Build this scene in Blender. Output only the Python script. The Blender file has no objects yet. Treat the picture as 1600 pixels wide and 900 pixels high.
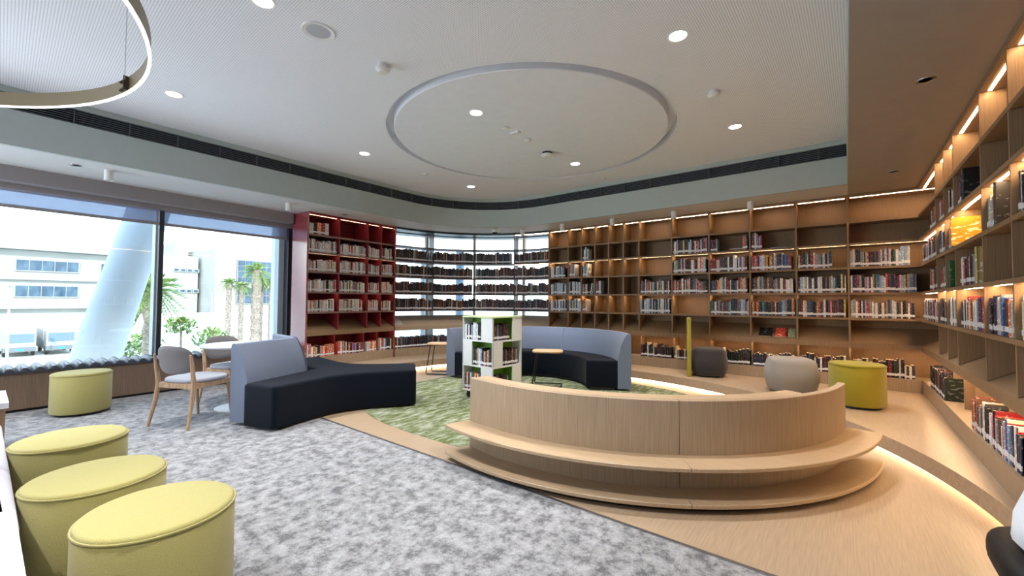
import bpy, bmesh, math, random
from mathutils import Matrix, Vector
random.seed(7)
PI = math.pi
SC = bpy.context.scene
COL = SC.collection

# ---------------------------------------------------------------- camera, world, sun, large lights, exposure
H = 1.25
F, YAW, PIT, ROL, AC = 659.29, .670076, .031464, .0057552, .0431763

def cam_axes():
    f = Vector((-math.sin(YAW) * math.cos(PIT), math.cos(YAW) * math.cos(PIT), math.sin(PIT)))
    r = Vector((math.cos(YAW), math.sin(YAW), 0)); u = r.cross(f)
    c, s = math.cos(ROL), math.sin(ROL)
    return c * r + s * u, -s * r + c * u, f
CR, CU, CF = cam_axes()
cd = bpy.data.cameras.new('camera'); cam = bpy.data.objects.new('camera', cd); COL.objects.link(cam)
cd.sensor_width = 36.0; cd.lens = F / 1600 * 36.0; cd.clip_start = .05; cd.clip_end = 600
cam.matrix_world = Matrix(((CR.x, CU.x, -CF.x, 0), (CR.y, CU.y, -CF.y, 0), (CR.z, CU.z, -CF.z, H), (0, 0, 0, 1)))
SC.camera = cam

def to_px(p):
    v = Vector(p) - Vector((0, 0, H)); d = v.dot(CF)
    if d < .05: return None
    return 800 + F * v.dot(CR) / d, 450 - F * v.dot(CU) / d, d

vs = SC.view_settings
vs.view_transform = 'Standard'; vs.look = 'None'; vs.exposure = 0.48; vs.gamma = 1.0; vs.use_curve_mapping = False
SC.cycles.max_bounces = 8; SC.cycles.diffuse_bounces = 5; SC.cycles.glossy_bounces = 3; SC.cycles.transparent_max_bounces = 16
SC.cycles.sample_clamp_indirect = 6.0; SC.cycles.caustics_reflective = False; SC.cycles.caustics_refractive = False
SC.cycles.use_denoising = True

SKY_STRENGTH, SUN_STRENGTH = 3.0, 3.2
SIDE_FILL_W = 54.0
DOWNLIGHT_W, AREA_W, LED_S, STEP_LED_S = 175.0, 8.0, 34.0, 16.0

w = bpy.data.worlds.new('sky'); SC.world = w; w.use_nodes = True
nt = w.node_tree; bg = nt.nodes['Background']
tc = nt.nodes.new('ShaderNodeTexCoord'); sx = nt.nodes.new('ShaderNodeSeparateXYZ'); cr = nt.nodes.new('ShaderNodeValToRGB')
nt.links.new(tc.outputs['Generated'], sx.inputs[0]); nt.links.new(sx.outputs['Z'], cr.inputs[0]); nt.links.new(cr.outputs[0], bg.inputs[0])
cr.color_ramp.elements[0].position = 0.0; cr.color_ramp.elements[0].color = (.93, 1.0, .98, 1)
cr.color_ramp.elements[1].position = .6; cr.color_ramp.elements[1].color = (.50, .72, 1.0, 1)
bg.inputs[1].default_value = SKY_STRENGTH

def lamp(name, kind, loc, energy, color=(1, 1, 1), rot=(0, 0, 0), **kw):
    l = bpy.data.lights.new(name, kind); l.energy = energy; l.color = color
    for k, v in kw.items(): setattr(l, k, v)
    o = bpy.data.objects.new(name, l); COL.objects.link(o); o.location = loc; o.rotation_euler = rot
    return o
sun = lamp('sun', 'SUN', (20, -10, 30), SUN_STRENGTH, (1, .95, .86), angle=.01)
sun.rotation_euler = Vector((-.85, .30, -.50)).to_track_quat('-Z', 'Y').to_euler()

# window frame: n = across the window wall (towards the room), u = along it
NX, NY = math.cos(AC), math.sin(AC)
UX, UY = -math.sin(AC), math.cos(AC)
def W(d, u, z=None):
    p = (d * NX + u * UX, d * NY + u * UY)
    return p if z is None else (p[0], p[1], z)
# a light portal in the window opening only guides the sky light in
po = lamp('window_portal', 'AREA', W(-7.42, -.2, 1.5), 1.0, shape='RECTANGLE', size=7.6, size_y=2.1)
po.data.cycles.is_portal = True
po.rotation_euler = Vector((NX, NY, 0)).to_track_quat('-Z', 'Z').to_euler()
# added overhead fill lamps behind the camera, lifting the general room light
for i, (x, y) in enumerate(((-4.6, -2.2), (-1.6, -2.2))):
    lamp('added_overhead_fill', 'AREA', (x, y, 3.2), AREA_W, (1, .97, .93), shape='RECTANGLE', size=2.0, size_y=1.6)

# added cool fill lamps behind the camera, extending the daylight from the window side
for i, (x, y) in enumerate(((-6.6, -3.6), (-6.6, -1.9))):
    o = lamp('added_side_fill', 'AREA', (x, y, 1.5), SIDE_FILL_W, (.86, .93, 1), shape='RECTANGLE', size=1.6, size_y=2.0)
    o.rotation_euler = Vector((.80, .55, .22)).to_track_quat('-Z', 'Z').to_euler()

# ---------------------------------------------------------------- helpers
def sRGB(r, g, b):
    f = lambda c: (c / 255 / 12.92) if c / 255 <= .04045 else ((c / 255 + .055) / 1.055) ** 2.4
    return (f(r), f(g), f(b), 1)

class MB:
    """collects shapes and links them as one mesh object"""
    def __init__(s): s.v = []; s.f = []; s.m = []; s.cur = 0
    def mat(s, i): s.cur = i; return s
    def add(s, vs_, fs):
        b = len(s.v); s.v += [tuple(p) for p in vs_]; s.f += [tuple(b + i for i in f) for f in fs]; s.m += [s.cur] * len(fs); return s
    def box(s, x0, x1, y0, y1, z0, z1, M=None):
        p = [(x, y, z) for z in (z0, z1) for y in (y0, y1) for x in (x0, x1)]
        if M is not None: p = [M @ Vector(q) for q in p]
        return s.add(p, [(0, 2, 3, 1), (4, 5, 7, 6), (0, 1, 5, 4), (2, 6, 7, 3), (0, 4, 6, 2), (1, 3, 7, 5)])
    def wbox(s, d0, d1, u0, u1, z0, z1):
        return s.box(d0, d1, u0, u1, z0, z1, Matrix.Rotation(AC, 4, 'Z'))
    def prism(s, poly, z0, z1):
        n = len(poly)
        return s.add([(x, y, z0) for x, y in poly] + [(x, y, z1) for x, y in poly],
                     [tuple(range(n - 1, -1, -1)), tuple(range(n, 2 * n))] + [(i, (i + 1) % n, n + (i + 1) % n, n + i) for i in range(n)])
    def sweep(s, path, prof, closed=False):
        n = len(path); m = len(prof); vs_ = []
        for i, (x, y) in enumerate(path):
            a = path[i - 1] if (i or closed) else None; b = path[(i + 1) % n] if (i < n - 1 or closed) else None
            def nrm(p, q):
                dx, dy = q[0] - p[0], q[1] - p[1]; l = math.hypot(dx, dy) or 1; return -dy / l, dx / l
            n1 = nrm(a, (x, y)) if a else nrm((x, y), b); n2 = nrm((x, y), b) if b else n1
            nx, ny = n1[0] + n2[0], n1[1] + n2[1]; l = math.hypot(nx, ny) or 1; nx /= l; ny /= l
            k = 1 / max(.35, nx * n1[0] + ny * n1[1])
            vs_ += [(x + nx * o * k, y + ny * o * k, z) for o, z in prof]
        fs = []
        for i in range(n if closed else n - 1):
            j = (i + 1) % n
            fs += [(i * m + k, j * m + k, j * m + (k + 1) % m, i * m + (k + 1) % m) for k in range(m)]
        if not closed: fs += [tuple(range(m)), tuple(range((n - 1) * m + m - 1, (n - 1) * m - 1, -1))]
        return s.add(vs_, fs)
    def ring(s, c, r0, r1, a0, a1, z0, z1, n=48):
        pts = arc(c, r1, a0, a1, n)
        return s.sweep(pts, [(0, z0), (0, z1), (r1 - r0, z1), (r1 - r0, z0)] if a1 > a0 else [(0, z0), (0, z1), (r0 - r1, z1), (r0 - r1, z0)], abs(abs(a1 - a0) - 360) < .01 and False)
    def lathe(s, c, prof, n=40, M=None):
        vs_ = []
        for r, z in prof:
            for k in range(n):
                a = 2 * PI * k / n; vs_.append((c[0] + r * math.cos(a), c[1] + r * math.sin(a), (c[2] if len(c) > 2 else 0) + z))
        if M is not None: vs_ = [M @ Vector(q) for q in vs_]
        fs = []
        for i in range(len(prof) - 1):
            fs += [(i * n + k, i * n + (k + 1) % n, (i + 1) * n + (k + 1) % n, (i + 1) * n + k) for k in range(n)]
        if prof[0][0] > 1e-6: fs.append(tuple(range(n - 1, -1, -1)))
        if prof[-1][0] > 1e-6: fs.append(tuple((len(prof) - 1) * n + k for k in range(n)))
        return s.add(vs_, fs)
    def tube(s, pts, rad, n=10, closed=False):
        pts = [Vector(p) for p in pts]; N = len(pts); vs_ = []
        rads = rad if isinstance(rad, (list, tuple)) else [rad] * N
        for i, p in enumerate(pts):
            a = pts[i - 1] if (i or closed) else p; b = pts[(i + 1) % N] if (i < N - 1 or closed) else p
            t = (b - a).normalized(); up = Vector((0, 0, 1)) if abs(t.z) < .95 else Vector((0, 1, 0))
            x = t.cross(up).normalized(); y = x.cross(t)
            vs_ += [p + rads[i] * (math.cos(2 * PI * k / n) * x + math.sin(2 * PI * k / n) * y) for k in range(n)]
        fs = []
        for i in range(N if closed else N - 1):
            j = (i + 1) % N
            fs += [(i * n + k, j * n + k, j * n + (k + 1) % n, i * n + (k + 1) % n) for k in range(n)]
        if not closed: fs += [tuple(range(n)), tuple(range(N * n - 1, (N - 1) * n - 1, -1))]
        return s.add(vs_, fs)
    def soft(s, outline, z0, z1, r, r2=None, k=5, bulge=0.0):
        """upholstered block over an outline (ccw), rounded along the top and (r2) the bottom edge"""
        n = len(outline); r2 = r * .4 if r2 is None else r2
        nr = []
        for i in range(n):
            a, b = outline[i - 1], outline[(i + 1) % n]; dx, dy = b[0] - a[0], b[1] - a[1]; l = math.hypot(dx, dy) or 1
            nr.append((-dy / l, dx / l))
        lay = []
        for q in range(k + 1): t = PI / 2 * q / k; lay.append((r2 * (1 - math.sin(t)), z0 + r2 * (1 - math.cos(t))))
        if bulge:
            for q in range(1, 6): lay.append((-bulge * math.sin(PI * q / 6), z0 + r2 + (z1 - r - z0 - r2) * q / 6))
        for q in range(k + 1): t = PI / 2 * q / k; lay.append((r * (1 - math.cos(t)), z1 - r + r * math.sin(t)))
        vs_ = [(outline[i][0] + nr[i][0] * o, outline[i][1] + nr[i][1] * o, z) for o, z in lay for i in range(n)]
        fs = [(j * n + i, j * n + (i + 1) % n, (j + 1) * n + (i + 1) % n, (j + 1) * n + i) for j in range(len(lay) - 1) for i in range(n)]
        fs += [tuple(range(n - 1, -1, -1)), tuple((len(lay) - 1) * n + i for i in range(n))]
        return s.add(vs_, fs)
    def build(s, name, mats, parent=None, smooth=None, local=False):
        me = bpy.data.meshes.new(name); me.from_pydata(s.v, [], s.f)
        mats = mats if isinstance(mats, (list, tuple)) else [mats]
        for m in mats: me.materials.append(m)
        if len(mats) > 1: me.polygons.foreach_set('material_index', s.m)
        bm = bmesh.new(); bm.from_mesh(me); bmesh.ops.recalc_face_normals(bm, faces=bm.faces); bm.to_mesh(me); bm.free()
        if smooth:
            me.polygons.foreach_set('use_smooth', [True] * len(me.polygons)); me.set_sharp_from_angle(angle=math.radians(smooth))
        me.update()
        o = bpy.data.objects.new(name, me); COL.objects.link(o)
        if parent is not None:
            o.parent = parent
            if not local: o.matrix_parent_inverse = root_world(parent).inverted()
        return o

def root_world(o):
    m = Matrix.LocRotScale(o.location, o.rotation_euler, o.scale)
    return root_world(o.parent) @ o.matrix_parent_inverse @ m if o.parent else m
def arc(c, r, a0, a1, n=32):
    return [(c[0] + r * math.cos(math.radians(a0 + (a1 - a0) * i / n)), c[1] + r * math.sin(math.radians(a0 + (a1 - a0) * i / n))) for i in range(n + 1)]
def round_poly(poly, r, k=6):
    out = []; n = len(poly)
    for i in range(n):
        a, b, c = Vector(poly[i - 1]), Vector(poly[i]), Vector(poly[(i + 1) % n])
        rr = r[i] if isinstance(r, (list, tuple)) else r
        rr = min(rr, (a - b).length * .45, (c - b).length * .45)
        p, q = b + (a - b).normalized() * rr, b + (c - b).normalized() * rr
        for j in range(k + 1):
            t = j / k; v = p * (1 - t) ** 2 + b * 2 * t * (1 - t) + q * t * t; out.append((v.x, v.y))
    return out
def densify(poly, step=.08):
    out = []
    for i in range(len(poly)):
        a, b = poly[i], poly[(i + 1) % len(poly)]; m = max(1, int(math.hypot(b[0] - a[0], b[1] - a[1]) / step))
        out += [(a[0] + (b[0] - a[0]) * j / m, a[1] + (b[1] - a[1]) * j / m) for j in range(m)]
    return out
def superell(cx, cy, a, b, e=3.5, n=48, rot=0):
    out = []
    for k in range(n):
        t = 2 * PI * k / n; c, s_ = math.cos(t), math.sin(t)
        x = a * math.copysign(abs(c) ** (2 / e), c); y = b * math.copysign(abs(s_) ** (2 / e), s_)
        out.append((cx + x * math.cos(rot) - y * math.sin(rot), cy + x * math.sin(rot) + y * math.cos(rot)))
    return out
def empty(name, loc=(0, 0, 0), rz=0):
    o = bpy.data.objects.new(name, None); o.empty_display_size = .1; COL.objects.link(o); o.location = loc; o.rotation_euler = (0, 0, rz); return o
def tag(o, label, cat, group=None, kind=None):
    o['label'] = label; o['category'] = cat
    if group: o['group'] = group
    if kind: o['kind'] = kind
    return o
def thing(name, label, cat, loc=(0, 0, 0), rz=0, group=None): return tag(empty(name, loc, rz), label, cat, group)
def struct(o): o['kind'] = 'structure'; return o
def copy_tree(o, label=None, loc=None, rz=None):
    c = o.copy(); COL.objects.link(c)
    for ch in list(o.children):
        d = ch.copy(); COL.objects.link(d); d.parent = c
        for g in ch.children:
            e = g.copy(); COL.objects.link(e); e.parent = d
    if label: c['label'] = label
    if loc: c.location = loc
    if rz is not None: c.rotation_euler = (0, 0, rz)
    return c

# ---------------------------------------------------------------- materials
MATS = {}
def new_mat(name):
    m = bpy.data.materials.new(name); m.use_nodes = True; n = m.node_tree; return m, n, n.nodes['Principled BSDF']
def N(nt_, t, **kw):
    n = nt_.nodes.new(t)
    for k, v in kw.items():
        if k.startswith('i_'): n.inputs[int(k[2:])].default_value = v
        else: setattr(n, k, v)
    return n
def coords(nt_, scale=(1, 1, 1), rot=(0, 0, 0)):
    t = N(nt_, 'ShaderNodeTexCoord'); m = N(nt_, 'ShaderNodeMapping'); m.inputs['Scale'].default_value = scale; m.inputs['Rotation'].default_value = rot
    nt_.links.new(t.outputs['Object'], m.inputs[0]); return m.outputs[0]
def noisy(name, c1, c2, scale=(1, 1, 1), nscale=5, detail=4, rough=.6, lo=.35, hi=.65, bump=0.0, spec=.3, metal=0, rough_n=.5, rot=(0, 0, 0)):
    if name in MATS: return MATS[name]
    m, t, b = new_mat(name); v = coords(t, scale, rot)
    n = N(t, 'ShaderNodeTexNoise'); n.inputs['Scale'].default_value = nscale; n.inputs['Detail'].default_value = detail; n.inputs['Roughness'].default_value = rough_n
    t.links.new(v, n.inputs['Vector'])
    r = N(t, 'ShaderNodeValToRGB'); r.color_ramp.elements[0].position = lo; r.color_ramp.elements[0].color = c1; r.color_ramp.elements[1].position = hi; r.color_ramp.elements[1].color = c2
    t.links.new(n.outputs['Fac'], r.inputs[0]); t.links.new(r.outputs[0], b.inputs['Base Color'])
    b.inputs['Roughness'].default_value = rough; b.inputs['Specular IOR Level'].default_value = spec; b.inputs['Metallic'].default_value = metal
    if bump:
        bp = N(t, 'ShaderNodeBump'); bp.inputs['Strength'].default_value = bump; bp.inputs['Distance'].default_value = .01
        t.links.new(n.outputs['Fac'], bp.inputs['Height']); t.links.new(bp.outputs[0], b.inputs['Normal'])
    MATS[name] = m; return m
def plain(name, c, rough=.5, spec=.3, metal=0):
    k = [min(1, x * 1.015) for x in c[:3]] + [1]; d = [x * .985 for x in c[:3]] + [1]
    return noisy(name, d, k, nscale=9, rough=rough, spec=spec, metal=metal)
def emit(name, c, s):
    m, t, b = new_mat(name); b.inputs['Base Color'].default_value = (.8, .8, .8, 1)
    b.inputs['Emission Color'].default_value = c; b.inputs['Emission Strength'].default_value = s; MATS[name] = m; return m

OAK_V = noisy('oak_veneer_upright', sRGB(148, 127, 104), sRGB(174, 153, 128), (60, 60, 1.2), 3.2, 5, .45, .3, .72, spec=.35)
OAK_H = noisy('oak_veneer_flat', sRGB(164, 140, 112), sRGB(188, 164, 134), (1.6, 60, 60), 3.0, 5, .4, .3, .72, spec=.4)
OAK_FLOOR = noisy('oak_floor', sRGB(160, 139, 116), sRGB(178, 157, 132), (50, 1.6, 8), 3.2, 6, .33, .3, .72, spec=.42)
OAK_CASE = noisy('oak_bookcase', sRGB(132, 106, 80), sRGB(154, 126, 96), (60, 60, 1.2), 3.0, 5, .5, .3, .72, spec=.3)
CEIL_W = plain('white_ceiling_paint', sRGB(228, 231, 238), .7, .2)
SOFFIT = plain('soffit_paint', sRGB(200, 199, 198), .6, .25)
FASCIA = plain('fascia_paint', sRGB(174, 183, 181), .6, .25)
GRILLE = plain('dark_grille', sRGB(104, 109, 116), .5, .3)
GRILLE_BACK = plain('grille_back', sRGB(44, 48, 54), .8, .1)
PELMET = plain('pelmet_taupe', sRGB(150, 144, 146), .5)
ALU = plain('aluminium_pale', sRGB(190, 205, 214), .4, .4)
ALU_D = plain('aluminium_dark', sRGB(52, 54, 62), .4, .4)
STEEL = plain('brushed_steel', sRGB(170, 170, 172), .3, .5, .9)
BLACK = plain('black_metal', sRGB(22, 22, 24), .45, .4)
WHITE_LAM = plain('white_laminate', sRGB(232, 234, 236), .35, .4)
GREEN_LAM = plain('lime_laminate', sRGB(112, 160, 60), .5, .3)
PAPER = plain('paper', sRGB(222, 210, 186), .8, .1)
LABELW = plain('white_spine_label', sRGB(232, 232, 236), .5, .3)
RED_PANEL = noisy('crimson_panel', sRGB(140, 46, 54), sRGB(154, 54, 60), (6, 6, 6), 3, 3, .5, .3, .7)
RED_IN = noisy('dark_crimson_panel', sRGB(112, 34, 46), sRGB(124, 40, 52), (6, 6, 6), 3, 3, .55, .3, .7)
RED_GLOSS = plain('crimson_gloss_laminate', sRGB(150, 48, 58), .22, .5); RED_GLOSS.node_tree.nodes['Principled BSDF'].inputs['IOR'].default_value = 3.2
def carpet_grey():
    m, t, b = new_mat('grey_mottled_carpet'); v = coords(t, (1.15, 1, 1))
    n1 = N(t, 'ShaderNodeTexNoise'); n1.inputs['Scale'].default_value = 11; n1.inputs['Detail'].default_value = 11; n1.inputs['Roughness'].default_value = .78
    n2 = N(t, 'ShaderNodeTexNoise'); n2.inputs['Scale'].default_value = 170; n2.inputs['Detail'].default_value = 2
    t.links.new(v, n1.inputs['Vector']); t.links.new(v, n2.inputs['Vector'])
    r = N(t, 'ShaderNodeValToRGB'); e = r.color_ramp.elements
    e[0].position = .41; e[0].color = sRGB(94, 95, 99); e[1].position = .60; e[1].color = sRGB(166, 167, 172)
    q = r.color_ramp.elements.new(.5); q.color = sRGB(140, 141, 144)
    mx = N(t, 'ShaderNodeMix', data_type='RGBA', blend_type='MULTIPLY'); mx.inputs[0].default_value = .6
    r2 = N(t, 'ShaderNodeValToRGB'); r2.color_ramp.elements[0].position = .3; r2.color_ramp.elements[0].color = (.55, .55, .55, 1); r2.color_ramp.elements[1].position = .7; r2.color_ramp.elements[1].color = (1.25, 1.25, 1.25, 1)
    t.links.new(n1.outputs['Fac'], r.inputs[0]); t.links.new(n2.outputs['Fac'], r2.inputs[0])
    t.links.new(r.outputs[0], mx.inputs[6]); t.links.new(r2.outputs[0], mx.inputs[7]); t.links.new(mx.outputs[2], b.inputs['Base Color'])
    bp = N(t, 'ShaderNodeBump'); bp.inputs['Strength'].default_value = .4; bp.inputs['Distance'].default_value = .004
    t.links.new(n2.outputs['Fac'], bp.inputs['Height']); t.links.new(bp.outputs[0], b.inputs['Normal'])
    b.inputs['Roughness'].default_value = .9; b.inputs['Specular IOR Level'].default_value = .1; b.inputs['Sheen Weight'].default_value = .2
    return m
CARPET = carpet_grey()
GREEN = noisy('green_streaked_carpet', sRGB(88, 98, 58), sRGB(176, 180, 164), (5.2, 1.3, 1), 3.4, 10, .9, .44, .68, .2, .1, rough_n=.74)
def fabric(name, c, d=.80):
    c2 = tuple(x * d for x in c[:3]) + (1,)
    m = noisy(name, c2, c, (1, 1, 1), 320, 2, .85, .3, .7, .35, .15)
    m.node_tree.nodes['Principled BSDF'].inputs['Sheen Weight'].default_value = .25
    return m
YELLOW = fabric('mustard_wool', sRGB(172, 164, 103), .88)
YELLOW_B = fabric('chartreuse_wool', sRGB(158, 145, 44))
NAVY = fabric('navy_wool', sRGB(8, 17, 32), .7); NAVY.node_tree.nodes['Principled BSDF'].inputs['Sheen Weight'].default_value = .06
BLUEGREY = fabric('blue_grey_wool', sRGB(122, 134, 158))
GREYF = fabric('grey_wool', sRGB(160, 154, 148))
GREYBACK = fabric('grey_chair_fabric', sRGB(128, 124, 126))
SEATF = fabric('pale_seat_fabric', sRGB(176, 180, 190))
CHARCOAL = fabric('charcoal_wool', sRGB(58, 54, 54))
LAVENDER = fabric('pale_lavender_fabric', sRGB(206, 204, 220))
TUFT = noisy('slate_leather', sRGB(58, 61, 72), sRGB(66, 69, 80), nscale=20, rough=.34, spec=.6)
BROWN_SHADED = noisy('brown_veneer_shaded', sRGB(118, 98, 84), sRGB(136, 114, 98), (60, 60, 1.2), 3.2, 5, .5)  # brown veneer with the backlit shade below the window mixed into its colour
ASH = noisy('ash_wood', sRGB(168, 134, 104), sRGB(198, 166, 134), (30, 30, 2), 3, 4, .45)
TOPWOOD = noisy('side_table_wood', sRGB(206, 168, 130), sRGB(222, 188, 152), (3, 24, 3), 3, 4, .45)
WHITE_PL = plain('white_plastic', sRGB(228, 228, 226), .4, .4)
RINGM = plain('champagne_metal', sRGB(132, 118, 88), .4, .5, .2)
LED = emit('warm_led', (1, .66, .36, 1), LED_S)
LED_B = emit('warm_led_bright', (1, .67, .36, 1), LED_S * 1.8)
LEDW = emit('step_led', (1, .66, .34, 1), STEP_LED_S)
LEDR = emit('red_case_led', (1, .62, .36, 1), LED_S * .18)
DOWN = emit('downlight_lens', (1, .96, .9, 1), 9.0)
RINGL = emit('ring_diffuser', (1, .98, .92, 1), 1.0)
TREAD = plain('facade_white', sRGB(172, 174, 170), .8, .1)

def perforated():
    m, t, b = new_mat('perforated_ceiling'); v = coords(t, (62, 62, 62), (0, 0, .02))
    fr = N(t, 'ShaderNodeVectorMath', operation='FRACTION'); t.links.new(v, fr.inputs[0])
    sb = N(t, 'ShaderNodeVectorMath', operation='SUBTRACT'); sb.inputs[1].default_value = (.5, .5, 0); t.links.new(fr.outputs[0], sb.inputs[0])
    sp = N(t, 'ShaderNodeSeparateXYZ'); t.links.new(sb.outputs[0], sp.inputs[0]); cb = N(t, 'ShaderNodeCombineXYZ'); t.links.new(sp.outputs[0], cb.inputs[0]); t.links.new(sp.outputs[1], cb.inputs[1])
    ln = N(t, 'ShaderNodeVectorMath', operation='LENGTH'); t.links.new(cb.outputs[0], ln.inputs[0])
    r = N(t, 'ShaderNodeValToRGB'); r.color_ramp.elements[0].position = .20; r.color_ramp.elements[0].color = sRGB(168, 168, 170); r.color_ramp.elements[1].position = .25; r.color_ramp.elements[1].color = sRGB(240, 242, 248)
    t.links.new(ln.outputs['Value'], r.inputs[0]); t.links.new(r.outputs[0], b.inputs['Base Color'])
    b.inputs['Roughness'].default_value = .7; b.inputs['Specular IOR Level'].default_value = .2
    return m
PERF = perforated()
def glass(name, tint, g=.06):
    m = bpy.data.materials.new(name); m.use_nodes = True; t = m.node_tree; t.nodes.clear()
    o = N(t, 'ShaderNodeOutputMaterial'); mx = N(t, 'ShaderNodeMixShader'); tr = N(t, 'ShaderNodeBsdfTransparent'); gl = N(t, 'ShaderNodeBsdfGlossy')
    tr.inputs[0].default_value = tint; gl.inputs['Roughness'].default_value = .02; mx.inputs[0].default_value = g
    t.links.new(tr.outputs[0], mx.inputs[1]); t.links.new(gl.outputs[0], mx.inputs[2]); t.links.new(mx.outputs[0], o.inputs[0]); return m
GLASS = glass('window_glass', (.96, .98, .98, 1))
def blind_mat():
    m = bpy.data.materials.new('blind_mesh'); m.use_nodes = True; t = m.node_tree; t.nodes.clear()
    o = N(t, 'ShaderNodeOutputMaterial'); mx = N(t, 'ShaderNodeMixShader'); tr = N(t, 'ShaderNodeBsdfTransparent'); df = N(t, 'ShaderNodeBsdfDiffuse')
    tr.inputs[0].default_value = (.66, .76, .92, 1); df.inputs[0].default_value = sRGB(190, 196, 210); mx.inputs[0].default_value = .55
    # the woven cloth lets a quarter of the sky through
    n = N(t, 'ShaderNodeTexNoise'); n.inputs['Scale'].default_value = 400
    t.links.new(tr.outputs[0], mx.inputs[1]); t.links.new(df.outputs[0], mx.inputs[2]); t.links.new(mx.outputs[0], o.inputs[0]); return m
BLIND = blind_mat()
def book_mat(name, use_attr):
    m, t, b = new_mat(name)
    if use_attr: c = N(t, 'ShaderNodeVertexColor', layer_name='tint').outputs[0]
    else: c = N(t, 'ShaderNodeObjectInfo').outputs['Color']
    v = coords(t, (55, 55, 17) if use_attr else (1.4, 3, 7))
    if not use_attr:
        oi = N(t, 'ShaderNodeObjectInfo'); ad = N(t, 'ShaderNodeVectorMath', operation='ADD'); sc_ = N(t, 'ShaderNodeMath', operation='MULTIPLY'); sc_.inputs[1].default_value = 97
        t.links.new(oi.outputs['Random'], sc_.inputs[0]); t.links.new(v, ad.inputs[0]); t.links.new(sc_.outputs[0], ad.inputs[1]); v = ad.outputs[0]
    n = N(t, 'ShaderNodeTexNoise'); n.inputs['Scale'].default_value = 1.6; n.inputs['Detail'].default_value = 3; t.links.new(v, n.inputs['Vector'])
    r = N(t, 'ShaderNodeValToRGB'); r.color_ramp.interpolation = 'CONSTANT'; e = r.color_ramp.elements
    e[0].position = 0; e[0].color = (0, 0, 0, 1); e[1].position = .60; e[1].color = (1, 1, 1, 1); t.links.new(n.outputs['Fac'], r.inputs[0])
    # lettering and artwork patches in a contrasting shade of the same cover
    hs = N(t, 'ShaderNodeHueSaturation'); hs.inputs['Saturation'].default_value = .55; hs.inputs['Value'].default_value = 2.2; hs.inputs['Hue'].default_value = .53
    t.links.new(c, hs.inputs['Color']); ad2 = N(t, 'ShaderNodeMix', data_type='RGBA'); ad2.inputs[7].default_value = (.35, .33, .32, 1); ad2.inputs[0].default_value = .35
    t.links.new(hs.outputs[0], ad2.inputs[6])
    mx = N(t, 'ShaderNodeMix', data_type='RGBA'); t.links.new(r.outputs[0], mx.inputs[0]); t.links.new(c, mx.inputs[6]); t.links.new(ad2.outputs[2], mx.inputs[7])
    t.links.new(mx.outputs[2], b.inputs['Base Color']); b.inputs['Roughness'].default_value = .42; b.inputs['Specular IOR Level'].default_value = .4
    return m
BOOK = book_mat('book_cover', False)
BOOKS = book_mat('book_covers_mixed', True)

# ---------------------------------------------------------------- main plan numbers (metres)
ZS, ZC = 2.70, 3.26                 # soffit and main ceiling
XF, YF, XR = -6.18, 6.52, .035      # fascia planes
Y_BACK, X_RIGHT, D_RED = 7.18, .713, -6.70
DEPTH = .32
LV = [2.345, 2.048, 1.730, 1.392, 1.058]     # shelf levels
NOSE0, NOSE1, BASE, PLAT = .662, .735, .31, .15
CC, CRAD = (-4.74, 5.03), 2.15               # curved corner
XEND = X_RIGHT + DEPTH + .03

# ---------------------------------------------------------------- floor
m = MB().prism([(-8.2, -5.0), (3.2, -5.0), (3.2, 2.28), (-8.2, 2.28)], -.12, 0); struct(m.build('floor', CARPET))
m = MB().prism([(-8.2, 2.30), (3.2, 2.30), (3.2, 8.4), (-8.2, 8.4)], -.12, 0); struct(m.build('floor_timber', OAK_FLOOR))
m = MB().box(-7.1, 3.2, 2.28, 2.30, -.05, .004); struct(m.build('trim_1', STEEL))
# raised timber platform along the bookcases
def plat_edge(off=0.0):
    p = arc((-2.93, 2.91), 3.64 + off, 3, 94, 60)
    p += [(-3.7, 6.50 + off), (-4.3, 6.46 + off)] + arc(CC, 1.41 + off, 92, 178, 24) + [(-6.19 - off, 4.2), (-6.26 - off, 3.6), (-6.40 - off, 3.0), (-6.62 - off, 2.62), (-6.95 - off, 2.36)]
    return p
outer = [(-7.75, 2.36), (-7.95, 8.2), (1.06, 8.2), (1.06, 2.9)]
m = MB().prism(plat_edge() + outer, .035, PLAT); struct(m.build('floor_platform', OAK_FLOOR))
m = MB().prism(plat_edge(.12) + outer, .0005, .034); struct(m.build('floor_platform_base', OAK_CASE))
ls = thing('step_light', 'warm LED strip glowing under the lip of the raised timber step', 'light strip', (-.5, 6.0, 0))
m = MB().sweep(plat_edge(.105), [(0, .006), (0, .030), (.012, .030), (.012, .006)]); m.build('led_strip', LEDW, ls)
gc = MB().prism(superell(-3.1, 4.42, 2.1, 1.85, 2.6, 96), .0005, .003).build('green_carpet', GREEN)
tag(gc, 'round green streaked carpet inset in the timber floor', 'carpet')

# ---------------------------------------------------------------- ceiling with round recess
DC, DR = (-3.065, 4.20), 1.715
def bpoly():
    return [(XR, -5.0), (XR, YF)] + arc((-4.50, YF - 1.68), 1.68, 90, 180, 20) + [(XF, -5.0)]
def ray_poly(c, a, poly):
    dx, dy = math.cos(a), math.sin(a); best = 1e9
    for i in range(len(poly)):
        p, q = poly[i - 1], poly[i]; ex, ey = q[0] - p[0], q[1] - p[1]; den = dx * ey - dy * ex
        if abs(den) < 1e-9: continue
        t = ((p[0] - c[0]) * ey - (p[1] - c[1]) * ex) / den; s_ = ((p[0] - c[0]) * dy - (p[1] - c[1]) * dx) / den
        if t > 0 and -1e-6 <= s_ <= 1 + 1e-6: best = min(best, t)
    return best
bp_ = bpoly()
angs = sorted(set([2 * PI * k / 96 for k in range(96)] + [math.atan2(y - DC[1], x - DC[0]) % (2 * PI) for x, y in bp_]))
nA = len(angs); vs1 = []; fs1 = []
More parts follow.
